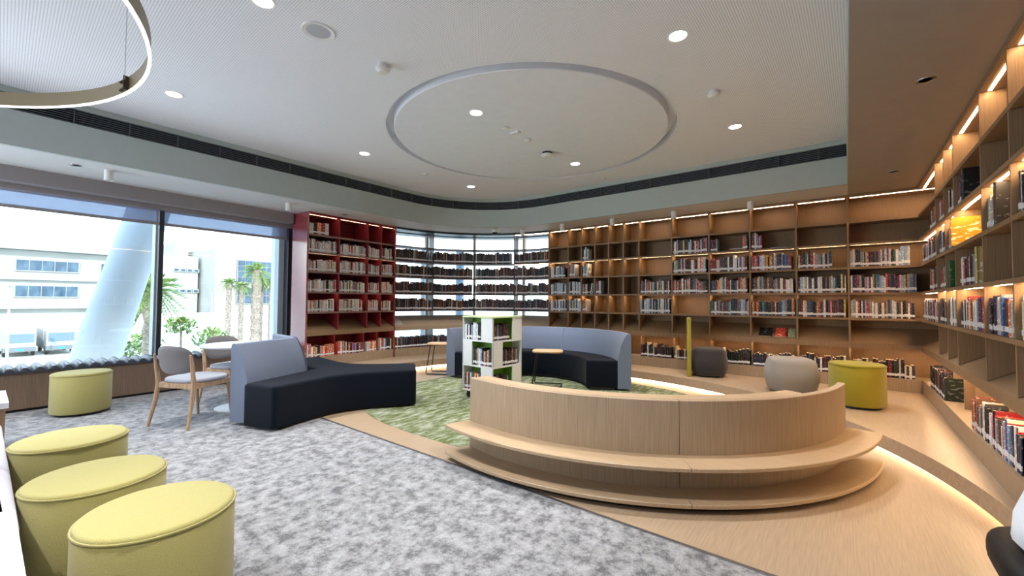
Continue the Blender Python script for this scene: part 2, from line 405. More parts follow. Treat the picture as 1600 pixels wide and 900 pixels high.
for a in angs: vs1.append((DC[0] + DR * math.cos(a), DC[1] + DR * math.sin(a), ZC))
for a in angs: t = ray_poly(DC, a, bp_); vs1.append((DC[0] + t * math.cos(a), DC[1] + t * math.sin(a), ZC))
for a in angs: vs1.append((DC[0] + DR * math.cos(a), DC[1] + DR * math.sin(a), ZC + .12))
for i in range(nA):
    j = (i + 1) % nA; fs1 += [(i, j, nA + j, nA + i)]
m = MB().add(vs1[:2 * nA], fs1); struct(m.build('ceiling', PERF))
m = MB().sweep(arc(DC, DR, 0, 360, 96)[:-1], [(0, ZC - .0005), (0, ZC + .09), (-.03, ZC + .09), (-.03, ZC - .0005)], True); struct(m.build('ceiling_recess_edge', CEIL_W, smooth=30))
m = MB().lathe((DC[0], DC[1], 0), [(0, ZC + .09), (DR, ZC + .09), (DR, ZC + .12), (0, ZC + .12)], 72); struct(m.build('ceiling_recess_top', CEIL_W))
m = MB().lathe((DC[0], DC[1], 0), [(0, ZC - .012), (DR - .097, ZC - .012), (DR - .09, ZC - .005), (DR - .09, ZC + .085), (0, ZC + .085)], 96); struct(m.build('ceiling_disc', CEIL_W, smooth=30))
# fascia: plain bands below and above the air slot
path = [(XR, YF)] + arc((-4.50, YF - 1.68), 1.68, 90, 180, 24) + [(XF, -5.0)]
m = MB().sweep(path, [(0, ZS), (0, 3.045), (-.05, 3.045), (-.05, ZS)]); struct(m.build('wall_fascia', FASCIA, smooth=30))
m = MB().sweep(path, [(0, 3.20), (0, ZC + .02), (-.05, ZC + .02), (-.05, 3.20)]); struct(m.build('wall_fascia_top', FASCIA, smooth=30))
m = MB().box(XR - .006, XR, -5.0, YF, ZS, ZC + .02); struct(m.build('wall_fascia_side', FASCIA))
gr = thing('air_grille', 'long dark linear air grille in the curved ceiling fascia', 'air vent', (-4.5, YF, 3.05))
MB().sweep(path, [(-.055, 3.04), (-.055, 3.205), (-.07, 3.205), (-.07, 3.04)]).build('backing', GRILLE_BACK, gr, smooth=30)
m = MB()
for k in range(7):
    z = 3.056 + k * .0225; m.sweep(path, [(-.012, z), (-.012, z + .006), (-.045, z + .010), (-.045, z + .004)])
m.build('louvre_blades', GRILLE, gr, smooth=30)
acc = 0.0; nxt = .28
for i in range(len(path) - 1):
    a, b = Vector(path[i]), Vector(path[i + 1]); L = (b - a).length; d = (b - a) / L
    while nxt <= acc + L:
        p = a + d * (nxt - acc); nn = Vector((-d.y, d.x)); q = p - nn * .05
        MB().add([(p.x + d.x * e, p.y + d.y * e, z) for e in (-.0025, .0025) for z in (3.045, 3.20)] + [(q.x + d.x * e, q.y + d.y * e, z) for e in (-.0025, .0025) for z in (3.045, 3.20)],
              [(0, 1, 3, 2), (4, 6, 7, 5), (0, 4, 5, 1), (2, 3, 7, 6)]).build('grille_bar', GRILLE, gr)
        nxt += .43
    acc += L
# soffits (lower ceiling)
m = MB().sweep(path, [(-.051, ZS), (-.051, ZS + .05), (-1.75, ZS + .05), (-1.75, ZS)]); struct(m.build('ceiling_soffit', SOFFIT))
m = MB().box(XR + .001, 3.2, -5.0, 8.4, ZS, ZS + .05); struct(m.build('ceiling_soffit_right', plain('soffit_paint_shaded', sRGB(156, 147, 138), .6, .25)))  # same soffit paint, colour darkened to carry the dim light on this side
m = MB().box(-9.0, 3.4, -5.2, 8.6, 3.50, 3.7); struct(m.build('ceiling_roof_slab', CEIL_W))

# ---------------------------------------------------------------- walls
m = MB().box(-4.74, 1.3, Y_BACK + DEPTH + .03, Y_BACK + DEPTH + .2, 0, 3.5); struct(m.build('wall_back', SOFFIT))
m = MB().box(XEND, XEND + .2, -5.0, Y_BACK + DEPTH + .03, 0, 3.5); struct(m.build('wall_right', SOFFIT))
m = MB().box(-8.2, XEND, -5.2, -5.0, 0, 3.5); struct(m.build('wall_front', SOFFIT))
m = MB().wbox(-7.66, -7.46, -5.2, 3.62, -.1, .44); struct(m.build('wall_left', OAK_CASE))
m = MB().wbox(-7.66, -7.46, -5.2, 3.62, 2.62, 3.5); struct(m.build('wall_left_top', SOFFIT))
m = MB().wbox(-7.66, -7.40, 3.62, 5.4, -.1, 3.5); struct(m.build('wall_left_end', SOFFIT))
m = MB().wbox(-7.25, -7.10, -5.2, 3.55, 2.535, ZS); struct(m.build('trim_2', PELMET))
m = MB().wbox(-7.46, -7.26, -5.2, 3.62, 2.475, 2.62); struct(m.build('trim_3', PELMET))

# main window
wn = struct(empty('window_1', W(-7.5, 0, .44)))
MB().wbox(-7.515, -7.505, -5.2, 3.62, .44, 2.62).build('pane', GLASS, wn)
for k, u in enumerate((-4.0, -1.06, 1.86)):
    MB().wbox(-7.44, -7.33, u - .026, u + .026, .44, 2.62).build('mullion', ALU_D, wn)
    MB().wbox(-7.58, -7.44, u - .04, u + .04, .44, 2.62).build('mullion_cap', ALU, wn)
MB().wbox(-7.44, -7.30, 3.57, 3.62, .44, 2.62).build('jamb', ALU_D, wn)
MB().wbox(-7.58, -7.44, 3.48, 3.62, .44, 2.62).build('jamb_cap', ALU, wn)
for u0, u1, lab in ((-4.0, -1.08, 'leftmost roller blind, drawn a little way down the window'), (-1.04, 1.83, 'roller blind on the left of the dark window post'), (1.89, 3.56, 'roller blind beside the red bookcase')):
    b = thing('roller_blind', lab, 'blind', W(-7.36, (u0 + u1) / 2, 2.6), 0, 'roller blinds on the long window')
    MB().wbox(-7.362, -7.358, u0, u1, 2.30, 2.58).build('blind_cloth', BLIND, b)
    MB().wbox(-7.372, -7.348, u0, u1, 2.275, 2.31).build('bottom_bar', PELMET, b)

# curved corner window
wc = struct(empty('window_2', (-6.6, 6.9, PLAT)))
RG = 2.68
MB().sweep(arc(CC, RG, 176, 90, 28), [(0, .15), (0, ZS + .3), (.012, ZS + .3), (.012, .15)]).build('pane', GLASS, wc, smooth=30)
for a in (176, 157.2, 134.0, 109.5, 90.8):
    c = (CC[0] + RG * math.cos(math.radians(a)), CC[1] + RG * math.sin(math.radians(a)))
    M = Matrix.Translation((c[0], c[1], 0)) @ Matrix.Rotation(math.radians(a), 4, 'Z')
    MB().box(-.07, .05, -.028, .028, .15, ZS, M).build('mullion', plain('cream_mullion', sRGB(206, 198, 186), .5), wc)
MB().sweep(arc(CC, RG - .02, 176, 90, 28), [(.05, ZS - .03), (.05, ZS), (-.05, ZS), (-.05, ZS - .03)]).build('head_rail', ALU_D, wc, smooth=30)

# ---------------------------------------------------------------- bookcases
def frame_back(t, d, z): return (t, Y_BACK + d, z)
def frame_right(t, d, z): return (X_RIGHT + d, t, z)
def frame_red(t, d, z): return W(D_RED - d, t, z)
def fbox(mb, fr, t0, t1, d0, d1, z0, z1):
    p = [fr(t, d, z) for z in (z0, z1) for d in (d0, d1) for t in (t0, t1)]
    mb.add(p, [(0, 2, 3, 1), (4, 5, 7, 6), (0, 1, 5, 4), (2, 6, 7, 3), (0, 4, 6, 2), (1, 3, 7, 5)]); return mb
def fquad(mb, fr, prof, t0, t1):
    n = len(prof); p = [fr(t0, d, z) for d, z in prof] + [fr(t1, d, z) for d, z in prof]
    mb.add(p, [tuple(range(n)), tuple(range(2 * n - 1, n - 1, -1))] + [(i, n + i, n + (i + 1) % n, (i + 1) % n) for i in range(n)]); return mb

def bookcase(root, fr, t0, t1, divs, panel, inner, shelf_m, led, depth=DEPTH, ends=(True, True), zt=ZS):
    th = .011
    fbox(MB(), fr, t0, t1, depth, depth + .018, PLAT, zt).build('back_panel', inner, root)
    fbox(MB(), fr, t0, t1, 0, depth, zt - .035, zt - .004).build('top_panel', panel, root)
    for z in LV: fbox(fbox(MB(), fr, t0, t1, 0, depth - .002, z - .022, z), fr, t0, t1, 0, .012, z - .029, z - .022).build('shelf', shelf_m, root)
    fquad(MB(), fr, [(0, NOSE0), (0, NOSE1), (depth - .004, NOSE1 + .19), (depth - .004, NOSE1 + .165), (.03, NOSE1 - .03), (.03, NOSE0)], t0, t1).build('display_ledge', OAK_CASE, root)
    fbox(MB(), fr, t0, t1, .005, depth - .002, PLAT, BASE).build('plinth', OAK_V, root)
    for e, t in zip(ends, (t0, t1)):
        if e: fbox(MB(), fr, t - .015, t + .015, -.002, depth + .018, PLAT, zt - .003).build('end_panel', RED_GLOSS if panel is RED_PANEL else panel, root)
    for t in divs:
        mb = fbox(MB(), fr, t - th, t + th, .004, depth - .003, LV[4] + .001, zt - .036)
        fquad(mb, fr, [(.006, NOSE1 + .008), (.006, LV[4] - .023), (depth - .004, LV[4] - .023), (depth - .004, NOSE1 + .195)], t - th, t + th)
        fbox(mb, fr, t - th, t + th, .10, depth - .003, BASE, NOSE0 - .002)
        mb.build('divider', panel, root)
    # LED strips under the top panel and under every other shelf
    ts = sorted([t0] + list(divs) + [t1])
    for a, b in zip(ts[:-1], ts[1:]):
        for z in (zt - .036, LV[1] - .023, LV[3] - .023):
            fbox(MB(), fr, a + .03, b - .03, .045, .062, z - .001, z).build('led_strip', led, root)
        fbox(MB(), fr, a + .03, b - .03, .05, .064, NOSE0 - .0015, NOSE0 - .0005).build('led_strip', led, root)

BD = [-4.286, -3.994, -3.708, -3.427, -3.141, -2.85, -2.284, -1.702, -1.129, -.55, .029]
bk = thing('bookcase', 'long oak bookcase filling the back wall under the grey fascia', 'bookcase', (-2, Y_BACK, PLAT))
bookcase(bk, frame_back, -4.735, XEND - .02, BD, OAK_CASE, OAK_CASE, OAK_CASE, LED, ends=(True, False))
RD = [5.96, 5.49, 5.05, 4.146, 3.51]
bk2 = thing('bookcase', 'oak bookcase along the right wall, seen nearly end on', 'bookcase', (X_RIGHT, 5, PLAT))
bookcase(bk2, frame_right, Y_BACK - .003, 2.78, RD, OAK_CASE, OAK_CASE, OAK_CASE, LED_B, ends=(False, True))
UD = [4.149, 4.725, 5.02]
bk3 = thing('bookcase', 'crimson bookcase between the long window and the curved glass corner', 'bookcase', W(D_RED, 4.4, PLAT))
bookcase(bk3, frame_red, 3.585, 5.34, UD, RED_PANEL, RED_IN, noisy('shelf_edge_taupe', sRGB(140, 110, 104), sRGB(156, 126, 118), nscale=6), LEDR, depth=.45)

# curved glass-backed shelving
cs = thing('curved_shelving', 'curved open shelves in front of the corner glass, full of dark books', 'bookcase', (CC[0] - 1.5, CC[1] + 1.5, PLAT))
ca = arc(CC, CRAD, 179.3, 90.2, 36)
DARKW = plain('dark_walnut_edge', sRGB(88, 66, 58), .5)
for z in LV:
    MB().sweep(ca, [(0, z - .018), (0, z), (.30, z), (.30, z - .018)]).build('shelf', DARKW, cs, smooth=30)
MB().sweep(ca, [(0, ZS - .035), (0, ZS - .006), (.30, ZS - .006), (.30, ZS - .035)]).build('top_rail', ALU_D, cs, smooth=30)
MB().sweep(ca, [(0, NOSE0), (0, NOSE1), (.27, .945), (.27, .925), (.03, NOSE1 - .03), (.03, NOSE0)]).build('display_ledge', OAK_V, cs, smooth=20)
MB().sweep(ca, [(.005, PLAT), (.005, BASE), (.31, BASE), (.31, PLAT)]).build('plinth', OAK_V, cs, smooth=20)
for a in (157.5, 134.6, 111.3):
    M = Matrix.Translation((CC[0], CC[1], 0)) @ Matrix.Rotation(math.radians(a), 4, 'Z')
    MB().box(CRAD, CRAD + .30, -.006, .006, .95, ZS - .036, M).box(CRAD + .01, CRAD + .29, -.006, .006, BASE, NOSE0, M).build('upright', ALU_D, cs)
for z in (ZS - .036, LV[1] - .019):
    MB().sweep(arc(CC, CRAD + .05, 111.0, 90.6, 12), [(0, z - .006), (0, z), (.015, z), (.015, z - .006)]).build('led_strip', LED, cs)

# ---------------------------------------------------------------- books
def unit_book():
    m = MB()
    m.mat(0)
    m.box(-.5, -.41, .03, 1, 0, 1); m.box(.41, .5, .03, 1, 0, 1)
    m.add([(x, y, z) for z in (0, 1) for x, y in ((-.5, .05), (-.38, .008), (0, 0), (.38, .008), (.5, .05), (.5, .09), (-.5, .09))],
          [(6, 5, 4, 3, 2, 1, 0), (7, 8, 9, 10, 11, 12, 13)] + [(i, (i + 1) % 7, 7 + (i + 1) % 7, 7 + i) for i in range(7)])
    m.mat(1).box(-.41, .41, .09, .97, .015, .985)
    return m
UB = unit_book()
PROTO = UB.build('book', [BOOK, PAPER]); BOOK_ME = PROTO.data; bpy.data.objects.remove(PROTO)
ul = MB().box(-.49, .49, -.012, .055, .12, .26)
PL_ = ul.build('spine_label', LABELW); LABEL_ME = PL_.data; bpy.data.objects.remove(PL_)

PALS = {
 'mixed': [('black', (24, 24, 30), 5), ('dark navy', (30, 36, 62), 5), ('charcoal', (60, 60, 66), 3), ('white', (214, 212, 214), 5), ('cream', (214, 200, 172), 3), ('dark red', (128, 30, 38), 3), ('red', (190, 50, 52), 2),
           ('blue', (62, 96, 150), 2), ('pale blue', (150, 176, 204), 2), ('teal', (60, 120, 120), 1), ('mustard', (196, 160, 60), 1), ('brown', (104, 70, 52), 3), ('purple', (76, 52, 92), 2), ('pink', (206, 140, 158), 1), ('orange', (214, 120, 60), 1), ('grey', (140, 140, 146), 3)],
 'light': [('white', (222, 226, 232), 7), ('pale blue', (160, 184, 210), 3), ('black', (24, 24, 28), 4), ('cream', (214, 206, 180), 2), ('grey', (150, 156, 164), 3), ('dark navy', (34, 42, 70), 3), ('red', (180, 60, 64), 1)],
 'dark': [('black', (20, 20, 24), 7), ('dark navy', (30, 38, 60), 5), ('dark grey', (52, 54, 60), 4), ('maroon', (88, 34, 36), 3), ('brown', (98, 62, 48), 2), ('rust', (176, 84, 48), 1), ('grey', (118, 124, 132), 2), ('cream', (190, 176, 150), 1), ('dark teal', (36, 70, 78), 1)],
 'comic': [('white', (226, 222, 220), 8), ('off-white', (214, 200, 192), 5), ('pink', (214, 150, 160), 2), ('grey', (150, 150, 156), 3), ('black', (34, 32, 40), 2), ('red', (190, 66, 66), 1), ('cream', (224, 206, 160), 2), ('pale blue', (158, 176, 196), 1)],
 'lower': [('black', (24, 22, 26), 7), ('dark brown', (62, 42, 34), 4), ('cream', (208, 190, 156), 2), ('dark green', (40, 60, 48), 2), ('dark red', (120, 34, 36), 2), ('white', (216, 210, 200), 2), ('dark navy', (30, 36, 64), 3)],
 'picture': [('red', (186, 60, 56), 2), ('pink', (206, 120, 140), 1), ('blue', (60, 90, 160), 1), ('white', (226, 222, 214), 5), ('orange', (212, 120, 70), 2), ('black', (34, 32, 38), 2), ('cream', (222, 204, 168), 2)],
}
ORD = ['', 'first', 'second', 'third', 'fourth', 'fifth', 'sixth', 'seventh', 'eighth', 'ninth', 'tenth', 'eleventh', 'twelfth', 'thirteenth', 'fourteenth', 'fifteenth', 'sixteenth', 'seventeenth', 'eighteenth', 'nineteenth', 'twentieth']
def ordn(i):
    if i <= 20: return ORD[i]
    tens = {2: 'twenty', 3: 'thirty', 4: 'forty', 5: 'fifty', 6: 'sixty', 7: 'seventy'}
    return tens[i // 10] + '-' + ORD[i % 10] if i % 10 else {30: 'thirtieth', 40: 'fortieth', 50: 'fiftieth', 60: 'sixtieth'}[i]
BOOKSPEC = []
rb = random.Random(11)
def pick(pal):
    p = PALS[pal]; t = rb.uniform(0, sum(q[2] for q in p))
    for nme, c, w_ in p:
        t -= w_
        if t <= 0: break
    j = rb.uniform(.86, 1.12); return nme, tuple(min(250, x * j) for x in c)
def run(place, t0, t1, z, pal, where, hmin=.19, hmax=.25, tmin=.012, tmax=.029, dep=(.13, .17), setback=.02, lean_last=False, gap=0.0, label=True, zjit=0):
    """stand books side by side from t0 to t1 (left to right); place(t, d) gives (x, y, heading)"""
    t = t0; i = 0; base_h = rb.uniform(hmin, hmax); names = []
    while True:
        if rb.random() < .25: base_h = rb.uniform(hmin, hmax)
        w_ = rb.uniform(tmin, tmax)
        if t + w_ > t1: break
        i += 1; h = min(hmax, max(hmin, base_h + rb.uniform(-.018, .018))); d = rb.uniform(*dep)
        nme, c = pick(pal); x, y, rz = place(t + w_ / 2, setback + rb.uniform(0, .012))
        tilt = 0.0
        BOOKSPEC.append(dict(x=x, y=y, z=z + .0008, rz=rz, t=w_ * .96, d=d, h=h, c=c, tilt=tilt, name=nme, i=i, where=where, lab=label)); names.append(BOOKSPEC[-1])
        t += w_ + (rb.uniform(0, gap) if gap else 0)
    if lean_last and len(names) > 3:
        for k, b in enumerate(names[-3:]):
            b['tilt'] = (.10, .17, .22)[k]; b['shift'] = (.008, .022, .04)[k]
    return names
pb = lambda t, d: (t, Y_BACK + d, 0.0)
pr = lambda s, d: (X_RIGHT + d, Y_BACK - s, -PI / 2)
prd = lambda u, d: W(D_RED - d, u) + (PI / 2 + AC,)
def pcv(s, d):
    a = math.radians(179.3) - s / CRAD; r = CRAD + d
    return CC[0] + r * math.cos(a), CC[1] + r * math.sin(a), a - PI / 2
BX = [-4.72] + BD + [X_RIGHT]
def bay(k): return BX[k - 1] + .016, BX[k] - .014
def back(k, row, f0=0.0, f1=1.0, pal='mixed', **kw):
    a, b = bay(k); z = {2: LV[1], 3: LV[2], 4: LV[3], 5: LV[4], 7: BASE}[row]
    run(pb, a + (b - a) * f0, a + (b - a) * f1, z, pal, '%s shelf, %s bay, back oak bookcase' % (ORD[row], ORD[k]), **kw)
back(3, 2, 0, .5, 'light'); back(8, 2, 0, 1); back(9, 2, 0, .2); back(9, 2, .84, 1); back(10, 2, 0, .27)
back(1, 3, 0, .86, 'light'); back(2, 3, 0, .5, 'light'); back(3, 3, 0, .45, 'light')
for k, f in ((8, .98), (9, .98), (10, .93), (11, .72), (12, .90)): back(k, 3, 0, f)
back(1, 4, 0, .92, 'light'); back(2, 4, 0, .92, 'light'); back(3, 4, 0, .72, 'light', lean_last=True); back(4, 4, 0, .42, 'light')
for k in (7, 8, 9, 10, 11, 12): back(k, 4, 0, .985, 'mixed')
back(1, 5, 0, .97, 'light'); back(2, 5, 0, .97, 'light'); back(3, 5, 0, .40, 'mixed')
for k, f in ((7, .985), (9, .985), (10, .985), (11, .97), (12, .96)): back(k, 5, 0, f, 'light' if k == 7 else 'mixed')
for k in range(7, 13): back(k, 7, .02, .99 if k < 12 else .96, 'lower', hmin=.15, hmax=.24)
RX = [0] + [Y_BACK - t for t in RD] + [Y_BACK - 2.78]
def right(k, row, f0=0.0, f1=1.0, pal='mixed', **kw):
    a, b = RX[k - 1] + .016, RX[k] - .016; z = {2: LV[1], 3: LV[2], 4: LV[3], 5: LV[4], 7: BASE}[row]
    return run(pr, a + (b - a) * f0, a + (b - a) * f1, z, pal, '%s shelf, %s bay, right oak bookcase' % (ORD[row], ORD[k]), **kw)
right(1, 2, .55, 1.0); right(2, 2); right(3, 2, 0, .98); right(4, 2, 0, .19, hmin=.20)
right(1, 3, .02, 1); right(2, 3, 0, .9); right(3, 3, 0, .96); right(5, 3, 0, .27, hmin=.21); right(6, 3, .05, .95)
right(1, 4, .45, 1); right(2, 4, .1, .95); right(4, 4, .05, .60, hmin=.2)
for k in (1, 2, 3, 4, 5, 6): right(k, 5, .01, .98, 'mixed', hmin=.20)
right(1, 7, .35, .99, 'lower'); right(2, 7, 0, .16, 'lower'); right(4, 7, .33, .98, 'mixed'); right(5, 7, 0, .98, 'mixed'); right(6, 7, 0, .9, 'mixed')
UXB = [3.60] + UD + [5.325]
def red(k, row, f0=0.0, f1=1.0, pal='comic', **kw):
    a, b = UXB[k - 1] + .014, UXB[k] - .014; z = {1: LV[0], 2: LV[1], 3: LV[2], 4: LV[3], 5: LV[4], 7: BASE}[row]
    run(prd, a + (b - a) * f0, a + (b - a) * f1, z, pal, '%s shelf, %s bay, crimson bookcase' % (ORD[row], ORD[k]), **dict(dict(hmin=.165, hmax=.215, tmin=.013, tmax=.026), **kw))
red(1, 1, 0, .78, 'picture', tmin=.05, tmax=.09)
for row in (2, 3, 4, 5):
    for k in (1, 2, 3, 4): red(k, row, 0, .97 if row != 5 else rb.choice((.9, .97)))
for k in (1, 2, 3, 4): red(k, 7, .01, .97, 'picture', hmin=.16, hmax=.23, tmin=.02, tmax=.05)
LARC = math.radians(179.3 - 90.2) * CRAD; cuts = [0] + [math.radians(179.3 - a) * CRAD for a in (157.5, 134.6, 111.3)] + [LARC]
for row, z in ((2, LV[1]), (3, LV[2]), (4, LV[3]), (5, LV[4]), (7, BASE)):
    for k in range(4):
        f1 = .93 if (row == 2 and k in (0, 2)) else 1.0
        a, b = cuts[k] + .008, cuts[k + 1] - .007
        run(pcv, a, a + (b - a) * f1, z, 'dark', '%s shelf, %s bay, curved shelving' % (ORD[row], ORD[k + 1]), hmin=.19, hmax=.245, lean_last=(row == 2 and k == 0) or row == 7)

# book tower
CT = (-3.965, 3.965); CTR = math.atan2(-.03, .551); CS = .552; CZ0, CZ1 = .09, 1.057
CM = Matrix.Translation((CT[0], CT[1], 0)) @ Matrix.Rotation(CTR, 4, 'Z')
def pct_front(t, d): p = CM @ Vector((t, d, 0)); return p.x, p.y, CTR
def pct_side(t, d): p = CM @ Vector((CS - d, t, 0)); return p.x, p.y, CTR + PI / 2
TIER = (CZ1 - CZ0) / 3
for k in range(3):
    z = CZ1 - (k + 1) * TIER + .02
    a, b = ((.02, .335), (.185, .53), (.02, .335))[k]
    rowl = ('top', 'middle', 'bottom')[k]
    run(pct_front, a + .005, b - .008, z, 'light' if k == 0 else 'mixed', '%s tier, front of white book tower' % rowl, hmin=.185, hmax=.22, dep=(.12, .14), setback=.012)
    a, b = ((.02, .36), (.19, .53), (.02, .36))[k]
    run(pct_side, a + .005, b - .02, z, 'dark', '%s tier, right side of white book tower' % rowl, hmin=.18, hmax=.215, dep=(.12, .14), setback=.012)

# rank by how large each spine shows in the picture
def px_area(b):
    ux, uy = math.cos(b['rz']), math.sin(b['rz'])
    q = [to_px((b['x'] + ux * s_ * b['t'] / 2 - (uy * e * b['d']), b['y'] + uy * s_ * b['t'] / 2 + (ux * e * b['d']), b['z'] + zz * b['h'])) for s_ in (-1, 1) for e in (0, .6) for zz in (0, 1)]
    if any(v is None for v in q): return 0
    cx = sum(v[0] for v in q) / 8; cy = sum(v[1] for v in q) / 8
    if not (0 < cx < 1600 and 0 < cy < 900): return 0
    face = [q[i] for i in (0, 1, 4, 5)]
    return (max(v[0] for v in face) - min(v[0] for v in face)) * (max(v[1] for v in face) - min(v[1] for v in face))
for b in BOOKSPEC: b['a'] = px_area(b)
order = sorted(range(len(BOOKSPEC)), key=lambda k: -BOOKSPEC[k]['a']); SINGLE = set(order[:296])
def bmatrix(b):
    return Matrix.Translation((b['x'], b['y'], b['z'])) @ Matrix.Rotation(b['rz'], 4, 'Z') @ Matrix.Translation((b.get('shift', 0) * 1.0, 0, abs(b['tilt']) * b['t'] * .5)) @ Matrix.Rotation(b['tilt'], 4, 'Y') @ Matrix.Diagonal((b['t'], b['d'], b['h'], 1))
def lin(c): return sRGB(*c)
first = None
vsb, fsb, msb, colb = [], [], [], []
for k, b in enumerate(BOOKSPEC):
    Mb = bmatrix(b)
    if k in SINGLE:
        if first is None:
            o = bpy.data.objects.new('book', BOOK_ME); l = bpy.data.objects.new('spine_label', LABEL_ME)
            COL.objects.link(o); COL.objects.link(l); l.parent = o; first = (o, l); l['label'] = 'white spine label'
        else:
            o = first[0].copy(); l = first[1].copy(); COL.objects.link(o); COL.objects.link(l); l.parent = o
        o.matrix_world = Mb; o.color = lin(b['c'])
        tag(o, '%s book, %s from left on %s' % (b['name'], ordn(b['i']), b['where']), 'book', 'books standing on the ' + b['where'].split(', ')[-1].replace('front of ', '').replace('right side of ', ''))
    else:
        base = len(vsb); vsb += [tuple(Mb @ Vector(p)) for p in UB.v]; fsb += [tuple(base + i for i in f) for f in UB.f]; msb += list(UB.m); colb += [lin(b['c'])] * len(UB.v)
        base = len(vsb); vsb += [tuple(Mb @ Vector(p)) for p in ul.v]; fsb += [tuple(base + i for i in f) for f in ul.f]; msb += [2] * len(ul.f); colb += [(1, 1, 1, 1)] * len(ul.v)
me = bpy.data.meshes.new('library_books'); me.from_pydata(vsb, [], fsb)
for mt in (BOOKS, PAPER, LABELW): me.materials.append(mt)
me.polygons.foreach_set('material_index', msb)
at = me.color_attributes.new('tint', 'FLOAT_COLOR', 'POINT'); at.data.foreach_set('color', [x for c in colb for x in c]); me.update()
o = bpy.data.objects.new('library_books', me); COL.objects.link(o)
tag(o, 'closely packed smaller books filling the crimson, curved and back shelves', 'books', kind='stuff')

def loose_book(M, size, col, label, group=None, name='book'):
    o = first[0].copy(); COL.objects.link(o); o.matrix_world = M @ Matrix.Diagonal((size[0], size[1], size[2], 1)); o.color = sRGB(*col); o.name = name
    for kk in ('label', 'category', 'group'):
        if kk in o: del o[kk]
    return tag(o, label, 'book', group)
# face-out books on the sloping ledge, lying books, big covers on the right wall
SL = math.atan2(.19, DEPTH)
def face_out(x, wdt, hgt, col, label):
    M = Matrix.Translation((x, Y_BACK + .025, NOSE1 + .022)) @ Matrix.Rotation(SL - PI / 2 + .0, 4, 'X') @ Matrix.Rotation(PI / 2, 4, 'Z') @ Matrix.Rotation(0, 4, 'X')
    # thickness towards the viewer, width along the shelf
    M = Matrix.Translation((x, Y_BACK + .03, NOSE1 + .026)) @ Matrix.Rotation(-(PI / 2 - SL) * .82, 4, 'X') @ Matrix.Rotation(PI / 2, 4, 'Z')
    return loose_book(M, (.016, wdt, hgt), col, label, 'face-out books on the back display ledge')
face_out(-.86, .17, .17, (18, 18, 20), 'black book leaning face out on the back display ledge')
face_out(-.66, .16, .17, (206, 70, 52), 'red and white book face out, middle of the display ledge three')
face_out(-.50 - .07, .13, .17, (150, 160, 120), 'pale green book face out, rightmost on the display ledge')
def flat_book(x, y, z, rz, size, col, label, group=None):
    M = Matrix.Translation((x, y, z)) @ Matrix.Rotation(rz, 4, 'Z') @ Matrix.Translation((0, 0, size[0] / 2)) @ Matrix.Rotation(PI / 2, 4, 'Y')
    return loose_book(M, size, col, label, group)
flat_book(-1.43, Y_BACK + .06, LV[1] + .001, .3, (.022, .15, .2), (150, 40, 44), 'dark red book lying flat, lower of two on the back bookcase')
flat_book(-1.42, Y_BACK + .06, LV[1] + .0235, .1, (.018, .15, .19), (196, 190, 186), 'pale grey book lying on a dark red book on the back bookcase')
flat_book(-.86, Y_BACK + .05, LV[1] + .001, .2, (.02, .16, .21), (140, 150, 160), 'grey book lying flat in the tenth bay of the back bookcase')
def cover_end(s_, z, col, size, label, d=.02):
    x, y, rz = pr(s_, d)
    M = Matrix.Translation((x, y, z + .001)) @ Matrix.Rotation(rz, 4, 'Z'); return loose_book(M, size, col, label)
cover_end(RX[3] + .034, LV[2], (222, 166, 40), (.03, .25, .235), 'large yellow picture book jutting out of the right bookcase', -.026)
cover_end(RX[3] + .222, LV[1], (34, 32, 32), (.04, .25, .285), 'large black book ending a short row on the second shelf, right bookcase')
cover_end(RX[4] + .215, LV[2], (40, 38, 38), (.04, .25, .28), 'large black book ending a short row on the third shelf, right bookcase')
cover_end(RX[2] + .035, LV[3], (36, 92, 52), (.03, .20, .25), 'single green book on the fourth shelf of the right bookcase')
cover_end(RX[3] + .585, LV[3], (190, 168, 110), (.03, .20, .27), 'tan book at the near end of the fourth shelf, right bookcase')
cover_end(RX[1] + .11, BASE, (28, 40, 32), (.03, .22, .22), 'dark green book at the near end of the low right shelf')
M = Matrix.Translation((X_RIGHT + .05, 3.30, NOSE1 + .035)) @ Matrix.Rotation(-PI / 2, 4, 'Z') @ Matrix.Rotation(-(PI / 2 - SL) * .9, 4, 'X') @ Matrix.Rotation(PI / 2, 4, 'Z')
loose_book(M, (.012, .17, .21), (170, 50, 60), 'red magazine on the sloping ledge of the right bookcase')
a = math.radians(174.2); M = Matrix.Translation((CC[0] + (CRAD + .03) * math.cos(a), CC[1] + (CRAD + .03) * math.sin(a), NOSE1 + .03)) @ Matrix.Rotation(a - PI / 2, 4, 'Z') @ Matrix.Rotation(-(PI / 2 - SL) * .92, 4, 'X') @ Matrix.Rotation(PI / 2, 4, 'Z')
loose_book(M, (.01, .22, .22), (176, 172, 160), 'grey newspaper on the sloping ledge of the curved shelving', name='newspaper')

